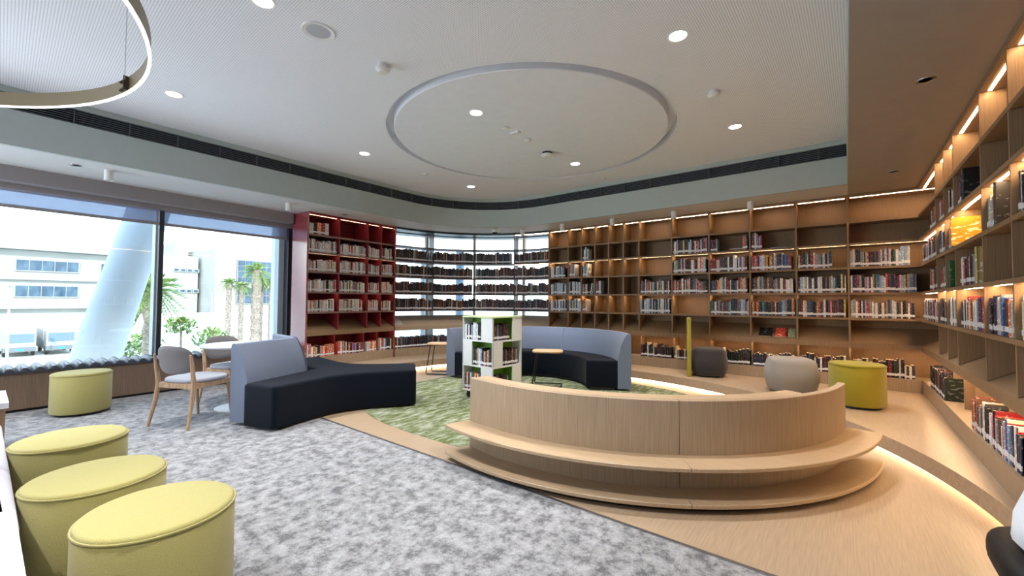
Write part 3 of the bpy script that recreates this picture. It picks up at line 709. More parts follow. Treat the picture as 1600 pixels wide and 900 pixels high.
# ---------------------------------------------------------------- white book tower
tw = thing('book_tower', 'white square three tier book tower with lime green bays', 'bookcase', (CT[0] + .27, CT[1] + .27, 0))
m = MB()
MB().box(-.004, CS + .004, -.004, CS + .004, CZ1 - .018, CZ1, CM).build('top', [noisy('pale_lime_laminate', sRGB(196, 214, 160), sRGB(206, 222, 172))], tw)
for k in range(1, 4):
    z = CZ1 - k * TIER; MB().box(0, CS, 0, CS, z, z + .018, CM).build('shelf', WHITE_LAM, tw)
g = MB(); wv = MB()
for k in range(3):
    z0, z1 = CZ1 - (k + 1) * TIER + .018, CZ1 - k * TIER - (.018 if k == 0 else 0)
    g.box(.165, CS - .165, .165, CS - .165, z0, z1, CM)
    if k % 2 == 0:
        rects = ((.345, CS, 0, .015), (CS - .015, CS, .37, CS), (0, CS - .345, CS - .015, CS), (0, .015, 0, CS - .37))
        gr_ = ((.345, .36, .015, .165), (CS - .165, CS - .015, .37, .385), (.18, .195, CS - .165, CS - .015), (.015, .165, .165, .18))
    else:
        rects = ((0, .175, 0, .015), (CS - .015, CS, 0, .18), (CS - .175, CS, CS - .015, CS), (0, .015, CS - .18, CS))
        gr_ = ((.16, .175, .015, .165), (CS - .165, CS - .015, .165, .18), (CS - .175, CS - .16, CS - .165, CS - .015), (.015, .165, CS - .195, CS - .18))
    for q in rects: MB().box(*q, z0, z1, CM).build('side_panel', WHITE_LAM, tw)
    for q in gr_: g.box(*q, z0, z1, CM)
    for x, y in ((0, 0), (CS - .014, 0), (0, CS - .014), (CS - .014, CS - .014)): wv.box(x, x + .014, y, y + .014, z0, z1, CM)
g.build('core_panels', GREEN_LAM, tw); wv.build('corner_posts', WHITE_LAM, tw)
for x in (.06, CS - .06):
    for y in (.06, CS - .06):
        Mx = CM @ Matrix.Translation((x, y, .034)) @ Matrix.Rotation(PI / 2, 4, 'X')
        MB().lathe((0, 0, -.012), [(0, 0), (.032, 0), (.034, .006), (.034, .018), (.032, .024), (0, .024)], 16, Mx).box(x - .012, x + .012, y - .02, y + .02, .062, CZ0 + .002, CM).build('caster', BLACK, tw)

# ---------------------------------------------------------------- curved timber bench
BC = (-1.945, 4.40); A0, A1 = 254.8, 356.2
bn = thing('curved_bench', 'curved oak bench with two thin ledges and a tall back', 'bench', (-1.0, 2.7, 0))
AM = 304.5
for a0, a1 in ((A0 + .3, AM - .06), (AM + .06, A1)):
    pts = arc(BC, 1.93, a0, a1, 40)
    MB().sweep(pts, [(0, .06), (0, .615), (.006, .62), (.046, .62), (.05, .615), (.05, .06)]).build('back_panel', OAK_V, bn, smooth=25)
    MB().sweep(arc(BC, 2.15, a0 - (.3 if a0 < 260 else 0), a1, 40), [(0, .25), (0, .268), (.004, .272), (.22, .272), (.22, .247), (.004, .247)]).build('ledge', OAK_H, bn, smooth=25)
    MB().sweep(arc(BC, 2.15, a0 - (.3 if a0 < 260 else 0), a1, 40), [(0, .04), (0, .058), (.004, .062), (.22, .062), (.22, .036), (.004, .036)]).build('base_board', OAK_H, bn, smooth=25)
MB().sweep(arc(BC, 1.879, A0 + .8, 334.5, 40), [(0, .44), (0, .615), (.012, .62), (.115, .62), (.125, .60), (.15, .44)]).build('inner_backrest', OAK_H, bn, smooth=25)
MB().sweep(arc(BC, 1.879, A0 + .8, 334.5, 40), [(0, .05), (0, .438), (.55, .438), (.55, .40), (.50, .05)]).build('inner_seat', OAK_H, bn, smooth=25)
MB().sweep(arc(BC, 2.09, A0 + .6, A1 - 1.0, 40), [(0, .0005), (0, .036), (.5, .036), (.5, .0005)]).build('toe_kick', BLACK, bn)

# ---------------------------------------------------------------- sofas
def back_sweep(path, zt=.80, z0=.06, tb=.20, tt=.06):
    """backrest: straight outside, curved inside (to the left of the path)"""
    prof = [(0, z0), (0, zt - .02), (.012, zt - .005), (.03, zt), (tt, zt - .01), (tt + .03, zt - .06), (tt + .075, zt - .15), (tb - .03, zt - .25), (tb, zt - .36), (tb, z0)]
    return MB().sweep(path, prof)
s1 = thing('sofa', 'three armed navy sofa with short grey backs on the carpet edge', 'sofa', (-4.85, 2.55, 0))
ctr = Vector((-4.87, 2.62))
def arm(ang, L, hw):
    d = Vector((math.cos(math.radians(ang)), math.sin(math.radians(ang)))); p = Vector((-d.y, d.x)); return ctr + d * L - p * hw, ctr + d * L + p * hw, d, p
aA = arm(-70.6, 1.02, .30); aB = arm(52.3, 1.02, .30); aC = arm(172, 1.25, .32)
def inner(a, b): # concave point between arm a (its left side) and arm b (its right side)
    d = ((a[2] + b[2]) / 1).normalized(); return ctr + d * .40
yo = [aA[0] + aA[3] * .19, aA[1], inner(aA, aB), aB[0], aB[1], inner(aB, aC), aC[0], aC[1] - aC[3] * .17, Vector((-5.05, 2.60))]
yo = [(p.x, p.y) for p in yo]
# seat outline trimmed by the backrests between arm C and arm A
yr = densify(round_poly(yo, [.05, .05, .5, .05, .05, .6, .06, .06, .12], 8), .05)
MB().soft(yr, .025, .43, .035).build('seat', NAVY, s1, smooth=40)
MB().soft([(ctr.x + (x - ctr.x) * .9, ctr.y + (y - ctr.y) * .9) for x, y in yr], .0, .024, .005).build('plinth', BLACK, s1)
pA = Vector((-4.845, 1.585)); pB = Vector((-5.19, 2.33))
dirA = (pA - pB).normalized()
back_sweep([(pB.x, pB.y), ((pA.x + pB.x) / 2, (pA.y + pB.y) / 2), (pA.x, pA.y)], .81, .03).build('backrest', BLUEGREY, s1, smooth=35)
back_sweep([(-6.05, 2.46), (-5.7, 2.425), (-5.36, 2.40)], .80, .03).build('backrest', BLUEGREY, s1, smooth=35)
s2 = thing('sofa', 'curved navy and blue grey sofa behind the white book tower', 'sofa', (-3.65, 6.0, 0))
SC2 = (-3.70, 4.95)
pts = arc(SC2, 1.335, 29, 184, 40) + arc(SC2, .90, 184, 29, 40)
MB().soft(pts, .045, .42, .03).build('seat', NAVY, s2, smooth=40)
MB().ring(SC2, .95, 1.30, 29.5, 183.5, 0, .045).build('plinth', BLACK, s2)
for a0, a1 in ((29, 97.2), (97.6, 184)):
    back_sweep(arc(SC2, 1.52, a0, a1, 30), .80, .03, .185).build('backrest', BLUEGREY, s2, smooth=35)

# ---------------------------------------------------------------- stools and poufs
def stool(fab, label, x, y, z0=0.0, r=.245, h=.45, name='round_stool', group='round wool stools'):
    t = thing(name, label, 'stool', (x, y, z0), 0, group)
    k = 6
    pr_ = [(0, .025), (r - .02, .025), (r - .006, .03), (r, .045), (r, h - .022)]
    MB().lathe((0, 0, 0), pr_ + [(r - .002, h - .018), (0, h - .018)], 56).build('side_cover', fab, t, smooth=40, local=True)
    MB().lathe((0, 0, 0), [(0, h - .020), (r - .004, h - .020)] + [(r - .003 - .016 * (1 - math.cos(PI / 2 * q / k)), h - .018 + .016 * math.sin(PI / 2 * q / k)) for q in range(k + 1)] + [(r * .5, h + .002), (0, h + .003)], 56).build('top_cushion', fab, t, smooth=50, local=True)
    MB().tube([(r * math.cos(2 * PI * q / 56), r * math.sin(2 * PI * q / 56), h - .019) for q in range(56)], .0045, 6, True).build('piping', fab, t, smooth=60, local=True)
    MB().lathe((0, 0, 0), [(0, 0), (r - .04, 0), (r - .04, .026), (0, .026)], 40).build('base_disc', BLACK, t, local=True)
    return t
st = stool(YELLOW, 'mustard round stool nearest the camera, in front of the pale sofa', -2.105, .46)
copy_tree(st, 'middle of the three mustard stools in a row by the sofa', (-2.72, .365, 0))
copy_tree(st, 'farthest of the three mustard stools in a row by the sofa', (-3.56, .36, 0))
copy_tree(st, 'mustard round stool alone beside the window seat', (-6.62, .73, 0))
stool(YELLOW_B, 'yellow green round stool on the timber platform by the bookcases', .075, 5.89, PLAT, .245, .46)
def pouf(fab, label, x, y, z0, a, b, h, rot, name='pouf'):
    t = thing(name, label, 'pouf', (x, y, z0), rot, 'square poufs on the platform')
    MB().soft(superell(0, 0, a, b, 3.4, 56), .02, h, .07, .06, 6, .025).build('cushion', fab, t, smooth=50, local=True)
    top = superell(0, 0, a - .02, b - .02, 3.4, 56)
    MB().tube([(px_, py_, h - .028) for px_, py_ in top], .005, 6, True).build('piping', fab, t, smooth=60, local=True)
    MB().soft(superell(0, 0, a - .08, b - .08, 3.4, 40), 0, .025, .004).build('base_disc', BLACK, t, local=True)
    return t
pouf(GREYF, 'light grey square pouf left of the yellow green stool', -.555, 6.28, PLAT, .25, .25, .42, .35)
pd = pouf(CHARCOAL, 'charcoal pouf seat with a tall yellow back panel', -1.645, 6.86, PLAT, .235, .235, .42, .28, 'backed_pouf')
ub = MB(); ub.soft(round_poly([(-.30, -.27), (-.24, -.27), (-.24, .25), (-.30, .25)], .028, 5), .0, .87, .028, .01)
ub.build('backrest', YELLOW_B, pd, smooth=40, local=True)

# ---------------------------------------------------------------- chairs, tables
def make_chair():
    t = thing('armless_chair', 'ash framed chair with grey back, nearest the camera at the round table', 'chair', (0, 0, 0), 0, 'chairs at the round table')
    MB().soft(superell(0, .02, .235, .225, 3.2, 48), .425, .468, .022, .016, 5).build('seat', SEATF, t, smooth=50, local=True)
    # backrest: rounded shell bowed around the sitter
    vs_, fs_ = [], []; n, mm = 28, 9
    for side in (0, 1):
        for j in range(mm):
            rr = (j + .0) / (mm - 1)
            for k in range(n):
                a_ = 2 * PI * k / n; c, s_ = math.cos(a_), math.sin(a_)
                x = .228 * rr * math.copysign(abs(c) ** (2 / 2.9), c); z = .14 * rr * math.copysign(abs(s_) ** (2 / 2.9), s_)
                th_ = .018 * (1 - rr ** 6)
                y = -.245 + .9 * x * x - (z + .0) * .16 + (th_ if side else -th_); vs_.append((x, y, .655 + z))
    for side in (0, 1):
        o_ = side * n * mm
        for j in range(mm - 1):
            fs_ += [(o_ + j * n + k, o_ + j * n + (k + 1) % n, o_ + (j + 1) * n + (k + 1) % n, o_ + (j + 1) * n + k) for k in range(n)]
    fs_ += [((mm - 1) * n + k, (mm - 1) * n + (k + 1) % n, n * mm + (mm - 1) * n + (k + 1) % n, n * mm + (mm - 1) * n + k) for k in range(n)]
    MB().add(vs_, fs_).build('backrest', GREYBACK, t, smooth=60, local=True)
    for s_ in (-1, 1):
        MB().tube([(s_ * .245, -.265, 0), (s_ * .228, -.215, .25), (s_ * .222, -.195, .42), (s_ * .225, -.215, .58), (s_ * .226, -.238, .71)], [.013, .019, .021, .019, .010], 12).build('leg', ASH, t, smooth=50, local=True)
        MB().tube([(s_ * .225, .235, 0), (s_ * .215, .205, .25), (s_ * .205, .19, .425)], [.012, .018, .020], 12).build('leg', ASH, t, smooth=50, local=True)
    m_ = MB().box(-.20, .20, .175, .200, .375, .424).box(-.21, .21, -.205, -.18, .375, .424)
    m_.box(-.225, -.20, -.2, .2, .375, .424).box(.20, .225, -.2, .2, .375, .424); m_.build('seat_rail', ASH, t, local=True)
    return t
ch = make_chair(); ch.location = (-5.275, 1.405, 0); ch.rotation_euler = (0, 0, math.atan2(.42, .91))
copy_tree(ch, 'ash framed chair with grey back on the window side of the round table', (-5.96, 1.99, 0), math.atan2(.36, .93) - PI / 2 - PI / 2 + PI / 2 - .0)
tb = thing('round_table', 'white round pedestal table behind the grey backed sofa', 'table', (-5.58, 1.93, 0))
MB().lathe((0, 0, 0), [(0, .708), (.385, .708), (.398, .716), (.40, .728), (.396, .733), (0, .733)], 56).build('tabletop', WHITE_LAM, tb, smooth=40, local=True)
MB().lathe((0, 0, 0), [(0, .012), (.032, .012), (.032, .708), (0, .708)], 20).build('pedestal', WHITE_PL, tb, smooth=40, local=True)
MB().lathe((0, 0, 0), [(0, 0), (.25, 0), (.25, .008), (.05, .016), (0, .016)], 48).build('base_disc', WHITE_LAM, tb, smooth=30, local=True)

def side_table(label, x, y, rz):
    t = thing('side_table', label, 'side table', (x, y, 0), rz, 'small side tables by the sofas')
    MB().soft(superell(0, 0, .225, .175, 4.5, 48), .50, .528, .010, .010, 4).build('tabletop', TOPWOOD, t, smooth=40, local=True)
    f_ = MB()
    for s_ in (-1, 1):
        f_.tube([(-.15, s_ * .12, .50), (-.18, s_ * .135, .30), (-.215, s_ * .155, .03), (-.205, s_ * .155, .012), (.19, s_ * .155, .010)], .0085, 10)
    f_.tube([(.19, -.155, .010), (.205, 0, .010), (.19, .155, .010)], .0085, 10)
    f_.tube([(-.15, -.12, .495), (-.15, .12, .495)], .008, 8).tube([(-.15, -.12, .495), (.15, -.10, .495)], .008, 8).tube([(-.15, .12, .495), (.15, .10, .495)], .008, 8)
    f_.build('frame', BLACK, t, smooth=50, local=True)
    return t
side_table('small side table left of the book tower', -5.50, 4.98, .55)
side_table('small side table right of the book tower', -3.49, 5.27, .5)

# pale sofa at the left edge of the picture
ps = thing('bench_sofa', 'pale lavender sofa at the left edge behind the mustard stools', 'sofa', (-3.3, -.2, 0))
for x0, x1 in ((-4.30, -3.13), (-3.12, -2.34)):
    MB().soft(round_poly([(x0, -.62), (x1, -.62), (x1, .115), (x0, .115)], .04, 5), .24, .46, .05, .02).build('seat_cushion', LAVENDER, ps, smooth=40)
MB().box(-4.30, -2.34, -.62, .10, .06, .238).build('base', LAVENDER, ps)
MB().soft(round_poly([(-4.30, -.82), (-2.34, -.82), (-2.34, -.63), (-4.30, -.63)], .05, 5), .06, .82, .06).build('backrest', LAVENDER, ps, smooth=40)
for x, y in ((-4.2, -.7), (-2.45, -.7), (-4.2, .0), (-2.45, .0)): MB().lathe((x, y, 0), [(0, 0), (.02, 0), (.02, .06), (0, .06)], 12).build('leg', BLACK, ps)
for x0, x1, y1, z1, lab in ((-5.75, -5.06, .165, .45, 'white topped oak side cube beyond the pale sofa'), (-2.336, -1.55, .10, .50, 'white topped oak side cube at the near end of the pale sofa')):
    t = thing('side_cube', lab, 'side table', ((x0 + x1) / 2, -.2, 0), 0, 'white topped side cubes')
    MB().box(x0 + .02, x1 - .02, -.55, y1 - .015, 0, z1 - .045).build('body', OAK_CASE, t)
    MB().box(x0, x1, -.57, y1, z1 - .044, z1).build('tabletop', WHITE_LAM, t)

# window seat with channel-tufted cushion
ws = thing('window_seat', 'long oak window seat with a ribbed blue grey cushion', 'window seat', W(-7.3, 0, 0))
MB().wbox(-7.455, -7.135, -5.0, 3.53, .03, .418).build('base', BROWN_SHADED, ws)
MB().wbox(-7.455, -7.15, -5.0, 3.53, .0, .03).build('toe_kick', BLACK, ws)
prof = []
sp = .1118; u = -5.0
while u + sp < 3.55:
    for q in range(9):
        t = q / 8; prof.append((u + sp * t, .425 + .058 * math.sin(PI * t) ** .7))
    u += sp
vs_, fs_ = [], []
for d, dz, f_ in ((-7.12, 0, 0), (-7.112, 0, .75), (-7.12, 0, 1), (-7.30, .015, 1), (-7.455, .02, 1)):
    for uu, z in prof: vs_.append(W(d, uu, .420 + dz * f_ + (z - .420) * (f_ if f_ else 0)))
nP = len(prof)
for j in range(4): fs_ += [(j * nP + i, j * nP + i + 1, (j + 1) * nP + i + 1, (j + 1) * nP + i) for i in range(nP - 1)]
MB().add(vs_, fs_).build('ribbed_cushion', TUFT, ws, smooth=50)

# ---------------------------------------------------------------- ceiling fittings
def downlight(x, y, z, label):
    t = thing('downlight', label, 'ceiling light', (x, y, z), 0, 'round downlights in the ceiling')
    MB().lathe((0, 0, 0), [(.062, -.001), (.074, -.004), (.078, -.001), (.078, .004), (.062, .004)], 32).build('trim_ring', WHITE_PL, t, smooth=40, local=True)
    MB().lathe((0, 0, 0), [(0, -.0025), (.062, -.0025), (.062, .003), (0, .003)], 32).build('lens', DOWN, t, local=True)
    l = lamp('downlight_beam', 'SPOT', (x, y, z - .03), DOWNLIGHT_W, (1, .98, .96), spot_size=1.45, spot_blend=.45, shadow_soft_size=.05)
    return t
DX = (-5.14, -3.05, -.967); DY = (1.13, 3.22, 5.31)
rn = {1.13: 'nearest row', 3.22: 'second row back', 5.31: 'row nearest the bookcases'}
cn = {-5.14: 'window side', -3.05: 'middle', -.967: 'right hand'}
for x in DX:
    for y in DY:
        if x > -1 and y < 2: continue
        z = ZC - (.013 if math.hypot(x - DC[0], y - DC[1]) < 1.6 else .001)
        downlight(x, y, z, 'round downlight, %s column, %s of the white ceiling' % (cn[x], rn[y]))
for x, y in ((-.967, 1.13), (-5.14, -.96), (-3.05, -.96), (-.967, -.96)):
    lamp('downlight_beam', 'SPOT', (x, y, ZC - .03), DOWNLIGHT_W, (1, .98, .96), spot_size=1.45, spot_blend=.45, shadow_soft_size=.05)
sp_ = thing('ceiling_speaker', 'round white ceiling speaker above the carpet', 'speaker', (-3.065, 1.52, ZC))
MB().lathe((0, 0, 0), [(.085, -.002), (.112, -.008), (.118, -.002), (.118, .002), (.085, .002)], 40).build('rim', WHITE_PL, sp_, smooth=40, local=True)
MB().lathe((0, 0, 0), [(0, -.004), (.086, -.002), (.086, .002), (0, .002)], 40).build('mesh_cover', plain('speaker_mesh', sRGB(176, 178, 186), .6), sp_, local=True)
def detector(x, y, z, label, r=.05, h=.05, dark=False, name='smoke_detector'):
    t = thing(name, label, 'detector', (x, y, z))
    MB().lathe((0, 0, 0), [(0, 0), (r * .78, 0), (r * .8, -h * .45), (0, -h * .45)], 32).build('base', BLACK if dark else WHITE_PL, t, smooth=40, local=True)
    MB().lathe((0, 0, 0), [(0, -h * .45), (r, -h * .45), (r, -h * .62), (r * .72, -h * .8), (r * .6, -h), (0, -h)], 32).build('cap', WHITE_PL, t, smooth=40, local=True)
detector(-3.068, 2.08, ZC, 'white smoke detector near the round ceiling speaker', .06, .075)
detector(-.962, 4.29, ZC, 'white smoke detector right of the round ceiling recess', .055, .06)
detector(-5.18, 4.32, ZC, 'small white sensor on the window side of the ceiling recess', .05, .03)
detector(-3.118, 4.68, ZC - .012, 'white detector on a black mount in the ceiling recess', .085, .065, True)
detector(-3.048, 3.71, ZC - .012, 'small round white sensor, first in the line on the ceiling disc', .045, .016)
detector(-3.06, 4.16, ZC - .012, 'pale green white sensor beside the black mounted detector', .05, .018)
bx = MB().box(-3.10, -2.98, 3.85, 3.91, ZC - .035, ZC - .012).lathe((-3.06, 3.88, ZC - .037), [(0, 0), (.018, 0), (.018, .004), (0, .004)], 16).build('exit_sensor', WHITE_PL); tag(bx, 'small white rectangular sensor on the ceiling disc', 'detector')
detector(-3.06, 6.24, ZC, 'small white sensor close to the back air grille', .045, .02)
for (x, y), lab in zip(((-6.50, .87), (-6.53, 2.84), (-5.09, 6.75), (-4.15, 6.74), (-3.18, 6.82), (-2.14, 6.85), (-1.06, 6.85)),
    ('over the long window', 'beside the top of the crimson bookcase', 'over the curved shelving near the dome camera', 'left end of the back bookcase', 'over the narrow bays of the back bookcase', 'over the middle of the back bookcase', 'rightmost over the back bookcase')):
    t = thing('cylinder_spotlight', 'white cylinder spotlight on the soffit, ' + lab, 'ceiling light', (x, y, ZS), 0, 'cylinder spotlights under the soffit')
    MB().lathe((0, 0, 0), [(0, 0), (.042, 0), (.042, -.115), (.036, -.118), (.034, -.10), (0, -.10)], 28).build('housing', WHITE_PL, t, smooth=35, local=True)
    MB().lathe((0, 0, 0), [(0, -.101), (.034, -.101), (.034, -.104), (0, -.104)], 20).build('lens', plain('spot_lens', sRGB(90, 90, 92)), t, local=True)
cm_ = thing('dome_camera', 'white ceiling dome camera with a black eye above the curved shelves', 'camera', (-5.56, 6.45, ZS))
MB().lathe((0, 0, 0), [(0, 0), (.07, 0), (.075, -.04), (.062, -.06), (0, -.06)], 32).build('housing', WHITE_PL, cm_, smooth=40, local=True)
MB().lathe((0, 0, 0), [(.058, -.06), (.052, -.085), (.035, -.102), (0, -.108)], 28).build('dome', BLACK, cm_, smooth=60, local=True)
for (x, y), lab in zip(((-6.54, .61), (-6.62, 3.80), (.424, 3.77), (.427, 6.20)), ('small recessed fitting in the soffit over the window', 'small dark recessed fitting above the crimson bookcase', 'recessed chrome ringed fitting in the right soffit', 'small recessed sprinkler in the far right soffit')):
    t = thing('recessed_fitting', lab, 'ceiling fitting', (x, y, ZS))
    MB().lathe((0, 0, 0), [(.035, -.002), (.046, -.006), (.05, -.001), (.05, .001), (.035, .001)], 28).build('trim_ring', STEEL, t, smooth=40, local=True)
    MB().lathe((0, 0, 0), [(0, -.002), (.035, -.002), (.035, 0), (0, 0)], 24).build('insert', plain('fitting_dark', sRGB(56, 48, 42)), t, local=True)
# ring pendant
rp = thing('ring_pendant', 'large champagne ring pendant hanging at the top left', 'pendant light', (-3.471, -1.197, 2.64))
RC = (-3.471, -1.197)
MB().sweep(arc(RC, 1.806, 0, 360, 120)[:-1], [(0, 2.642), (0, 2.742), (.006, 2.742), (.006, 2.642)], True).build('band', RINGM, rp, smooth=30)
MB().sweep(arc(RC, 1.810, 0, 360, 120)[:-1], [(0, 2.632), (0, 2.642), (.016, 2.642), (.016, 2.632)], True).build('diffuser', RINGL, rp, smooth=30)
aw = math.atan2(.585 - RC[1], -3.72 - RC[0])
def rpt(a_, r_, z): return (RC[0] + r_ * math.cos(a_), RC[1] + r_ * math.sin(a_), z)
MB().tube([rpt(aw, 1.77, 2.70), rpt(aw, 1.77, ZC)], .0018, 6).build('wire', STEEL, rp)
for q in (2.1, 4.2): MB().tube([rpt(aw + q, 1.77, 2.70), rpt(aw + q, 1.77, ZC)], .0018, 6).build('wire', STEEL, rp)
mb = MB(); Mx = Matrix.Translation((RC[0], RC[1], 0)) @ Matrix.Rotation(aw, 4, 'Z')
mb.box(1.772, 1.799, .03, .036, 2.645, 2.74, Mx)
for q in range(4):
    for z in (2.665, 2.72): mb.lathe((0, 0, 0), [(0, 0), (.007, 0), (.007, .014), (.003, .022), (0, .022)], 8, Mx @ Matrix.Translation((1.80, .05 + q * .025 - .13 * (q < 0), z)) @ Matrix.Rotation(-PI / 2, 4, 'Y'))
mb.build('bracket', plain('dark_bronze', sRGB(74, 62, 48), .4), rp)

# ---------------------------------------------------------------- person on a black chair at the right edge
pc = thing('padded_chair', 'black padded chair cut by the right edge of the picture', 'chair', (.66, 2.16, 0))
MB().soft(superell(.67, 2.18, .29, .27, 3.6, 48), .33, .43, .04, .03).build('seat', plain('black_seat_cover', sRGB(22, 21, 22), .6), pc, smooth=50)
MB().lathe((.66, 2.18, 0), [(0, .06), (.03, .06), (.03, .36), (0, .36)], 16).build('pedestal', BLACK, pc)
for q in range(5):
    a_ = 2 * PI * q / 5; MB().tube([(.66, 2.18, .075), (.66 + .26 * math.cos(a_), 2.18 + .26 * math.sin(a_), .05)], [.022, .014], 8).lathe((.66 + .26 * math.cos(a_), 2.18 + .26 * math.sin(a_), 0), [(0, 0), (.022, 0), (.026, .025), (.022, .05), (0, .05)], 12).build('caster_leg', BLACK, pc)
def skin_mesh(name, pts, edges, mat, parent, sub=2):
    me = bpy.data.meshes.new(name); me.from_pydata([p[:3] for p in pts], edges, []); me.materials.append(mat)
    o = bpy.data.objects.new(name, me); COL.objects.link(o)
    sm = o.modifiers.new('skin', 'SKIN'); sm.use_smooth_shade = True
    for i, p in enumerate(pts): me.skin_vertices[0].data[i].radius = (p[3], p[4] if len(p) > 4 else p[3])
    me.skin_vertices[0].data[0].use_root = True
    ss = o.modifiers.new('sub', 'SUBSURF'); ss.levels = sub; ss.render_levels = sub
    if parent: o.parent = parent; o.matrix_parent_inverse = root_world(parent).inverted()
    return o
SKINM = plain('skin_tone', sRGB(168, 120, 92), .5)
pe = thing('person', 'person in a white robe seated at the right edge', 'person', (.72, 2.1, 0))
hx, hy = .665, 2.17
P = [(hx, hy, .58, .13, .15), (hx + .02, hy + .02, .80, .13, .12), (hx + .04, hy + .0, 1.0, .15, .12), (hx + .05, hy - .02, 1.12, .07, .07), (hx + .05, hy - .05, 1.20, .05, .05), (hx + .05, hy - .07, 1.31, .075, .09), (hx + .05, hy - .07, 1.39, .06, .075),
     (hx - .10, hy - .02, .56, .09), (hx - .11, hy - .42, .53, .065), (hx - .11, hy - .44, .12, .045), (hx - .11, hy - .56, .05, .035),
     (hx + .10, hy - .02, .56, .09), (hx + .11, hy - .42, .53, .065), (hx + .11, hy - .44, .12, .045), (hx + .11, hy - .56, .05, .035),
     (hx - .10, hy, 1.06, .055), (hx - .13, hy - .04, .82, .042), (hx - .08, hy - .26, .66, .032), (hx - .06, hy - .33, .63, .03),
     (hx + .21, hy, 1.06, .055), (hx + .24, hy - .04, .82, .042), (hx + .14, hy - .26, .66, .032), (hx + .10, hy - .33, .63, .03)]
Ed = [(0, 1), (1, 2), (2, 3), (3, 4), (4, 5), (5, 6), (0, 7), (7, 8), (8, 9), (9, 10), (0, 11), (11, 12), (12, 13), (13, 14), (2, 15), (15, 16), (16, 17), (17, 18), (2, 19), (19, 20), (20, 21), (21, 22)]
nb = len(P)
for s_, w_i in ((-1, 18), (1, 22)):
    bx_, by_, bz_ = P[w_i][:3]
    for q in range(4):
        i0 = len(P); P += [(bx_ + (q - 1.5) * .018, by_ - .05, bz_ - .004, .008), (bx_ + (q - 1.5) * .019, by_ - .085, bz_ - .016, .0075), (bx_ + (q - 1.5) * .019, by_ - .105 + .01 * abs(q - 1.5), bz_ - .035, .007)]
        Ed += [(w_i, i0), (i0, i0 + 1), (i0 + 1, i0 + 2)]
    i0 = len(P); P += [(bx_ - s_ * .038, by_ - .025, bz_ - .008, .0095), (bx_ - s_ * .05, by_ - .055, bz_ - .015, .008)]; Ed += [(w_i, i0), (i0, i0 + 1)]
skin_mesh('body', P, Ed, SKINM, pe)
ROBE = fabric('white_robe', sRGB(222, 228, 236), .94)
rm = MB()
def loft(mb, lay, n=28):
    vs_ = []
    for cx, cy, cz, rx, ry in lay:
        vs_ += [(cx + rx * math.cos(2 * PI * k / n), cy + ry * math.sin(2 * PI * k / n), cz) for k in range(n)]
    fs_ = [(j * n + k, j * n + (k + 1) % n, (j + 1) * n + (k + 1) % n, (j + 1) * n + k) for j in range(len(lay) - 1) for k in range(n)]
    fs_ += [tuple(range(n - 1, -1, -1)), tuple((len(lay) - 1) * n + k for k in range(n))]
    return mb.add(vs_, fs_)
loft(rm, [(hx, hy + .01, .434, .215, .20), (hx - .005, hy + .01, .46, .235, .22), (hx, hy + .015, .54, .232, .215), (hx + .015, hy + .02, .66, .205, .185), (hx + .03, hy + .02, .80, .175, .155), (hx + .04, hy, .98, .185, .15), (hx + .045, hy, 1.08, .15, .12), (hx + .05, hy - .01, 1.14, .07, .07)])
rm.tube([(hx, hy - .05, .53), (hx, hy - .30, .53), (hx, hy - .46, .50), (hx, hy - .50, .40), (hx, hy - .50, .12)], [.13, .14, .13, .13, .16], 20)
for s_ in (-1, 1):
    ox = hx + .045 + s_ * .155
    rm.tube([(ox, hy, 1.06), (ox + s_ * .03, hy - .03, .94), (ox + s_ * .03, hy - .05, .80), (ox - s_ * .02, hy - .18, .70), (ox - s_ * .06, hy - .27, .67)], [.06, .066, .062, .056, .058], 14)
rm.build('robe', ROBE, pe, smooth=60)
hc = Vector((hx + .05, hy - .07, 1.33))
MB().lathe((0, 0, 0), [(0, .118), (.05, .108), (.082, .07), (.094, .02), (.09, -.03), (.08, -.045)], 24, Matrix.Translation(hc + Vector((0, .015, .015))) @ Matrix.Diagonal((.92, 1.1, 1, 1))).build('hair', plain('black_hair', sRGB(28, 24, 22), .6), pe, smooth=60)
f_ = MB()
for s_ in (-1, 1):
    f_.lathe((0, 0, 0), [(0, -.012), (.010, -.006), (.012, 0), (.010, .006), (0, .012)], 10, Matrix.Translation(hc + Vector((s_ * .03, -.082, -.01))))
f_.build('eyes', plain('eye_dark', sRGB(40, 30, 26)), pe, smooth=60)
MB().add([hc + Vector(v) for v in ((-.012, -.085, -.045), (.012, -.085, -.045), (0, -.085, .005), (0, -.112, -.04))], [(0, 1, 3), (1, 2, 3), (2, 0, 3), (0, 2, 1)]).build('nose', SKINM, pe)
MB().box(-.022, .022, -.004, .006, -.004, .004, Matrix.Translation(hc + Vector((0, -.086, -.068)))).build('mouth', plain('lips', sRGB(140, 84, 74)), pe)
for s_ in (-1, 1): MB().lathe((0, 0, 0), [(0, -.03), (.012, -.02), (.016, 0), (.012, .02), (0, .03)], 10, Matrix.Translation(hc + Vector((s_ * .082, .0, -.02)))).build('ear', SKINM, pe, smooth=60)

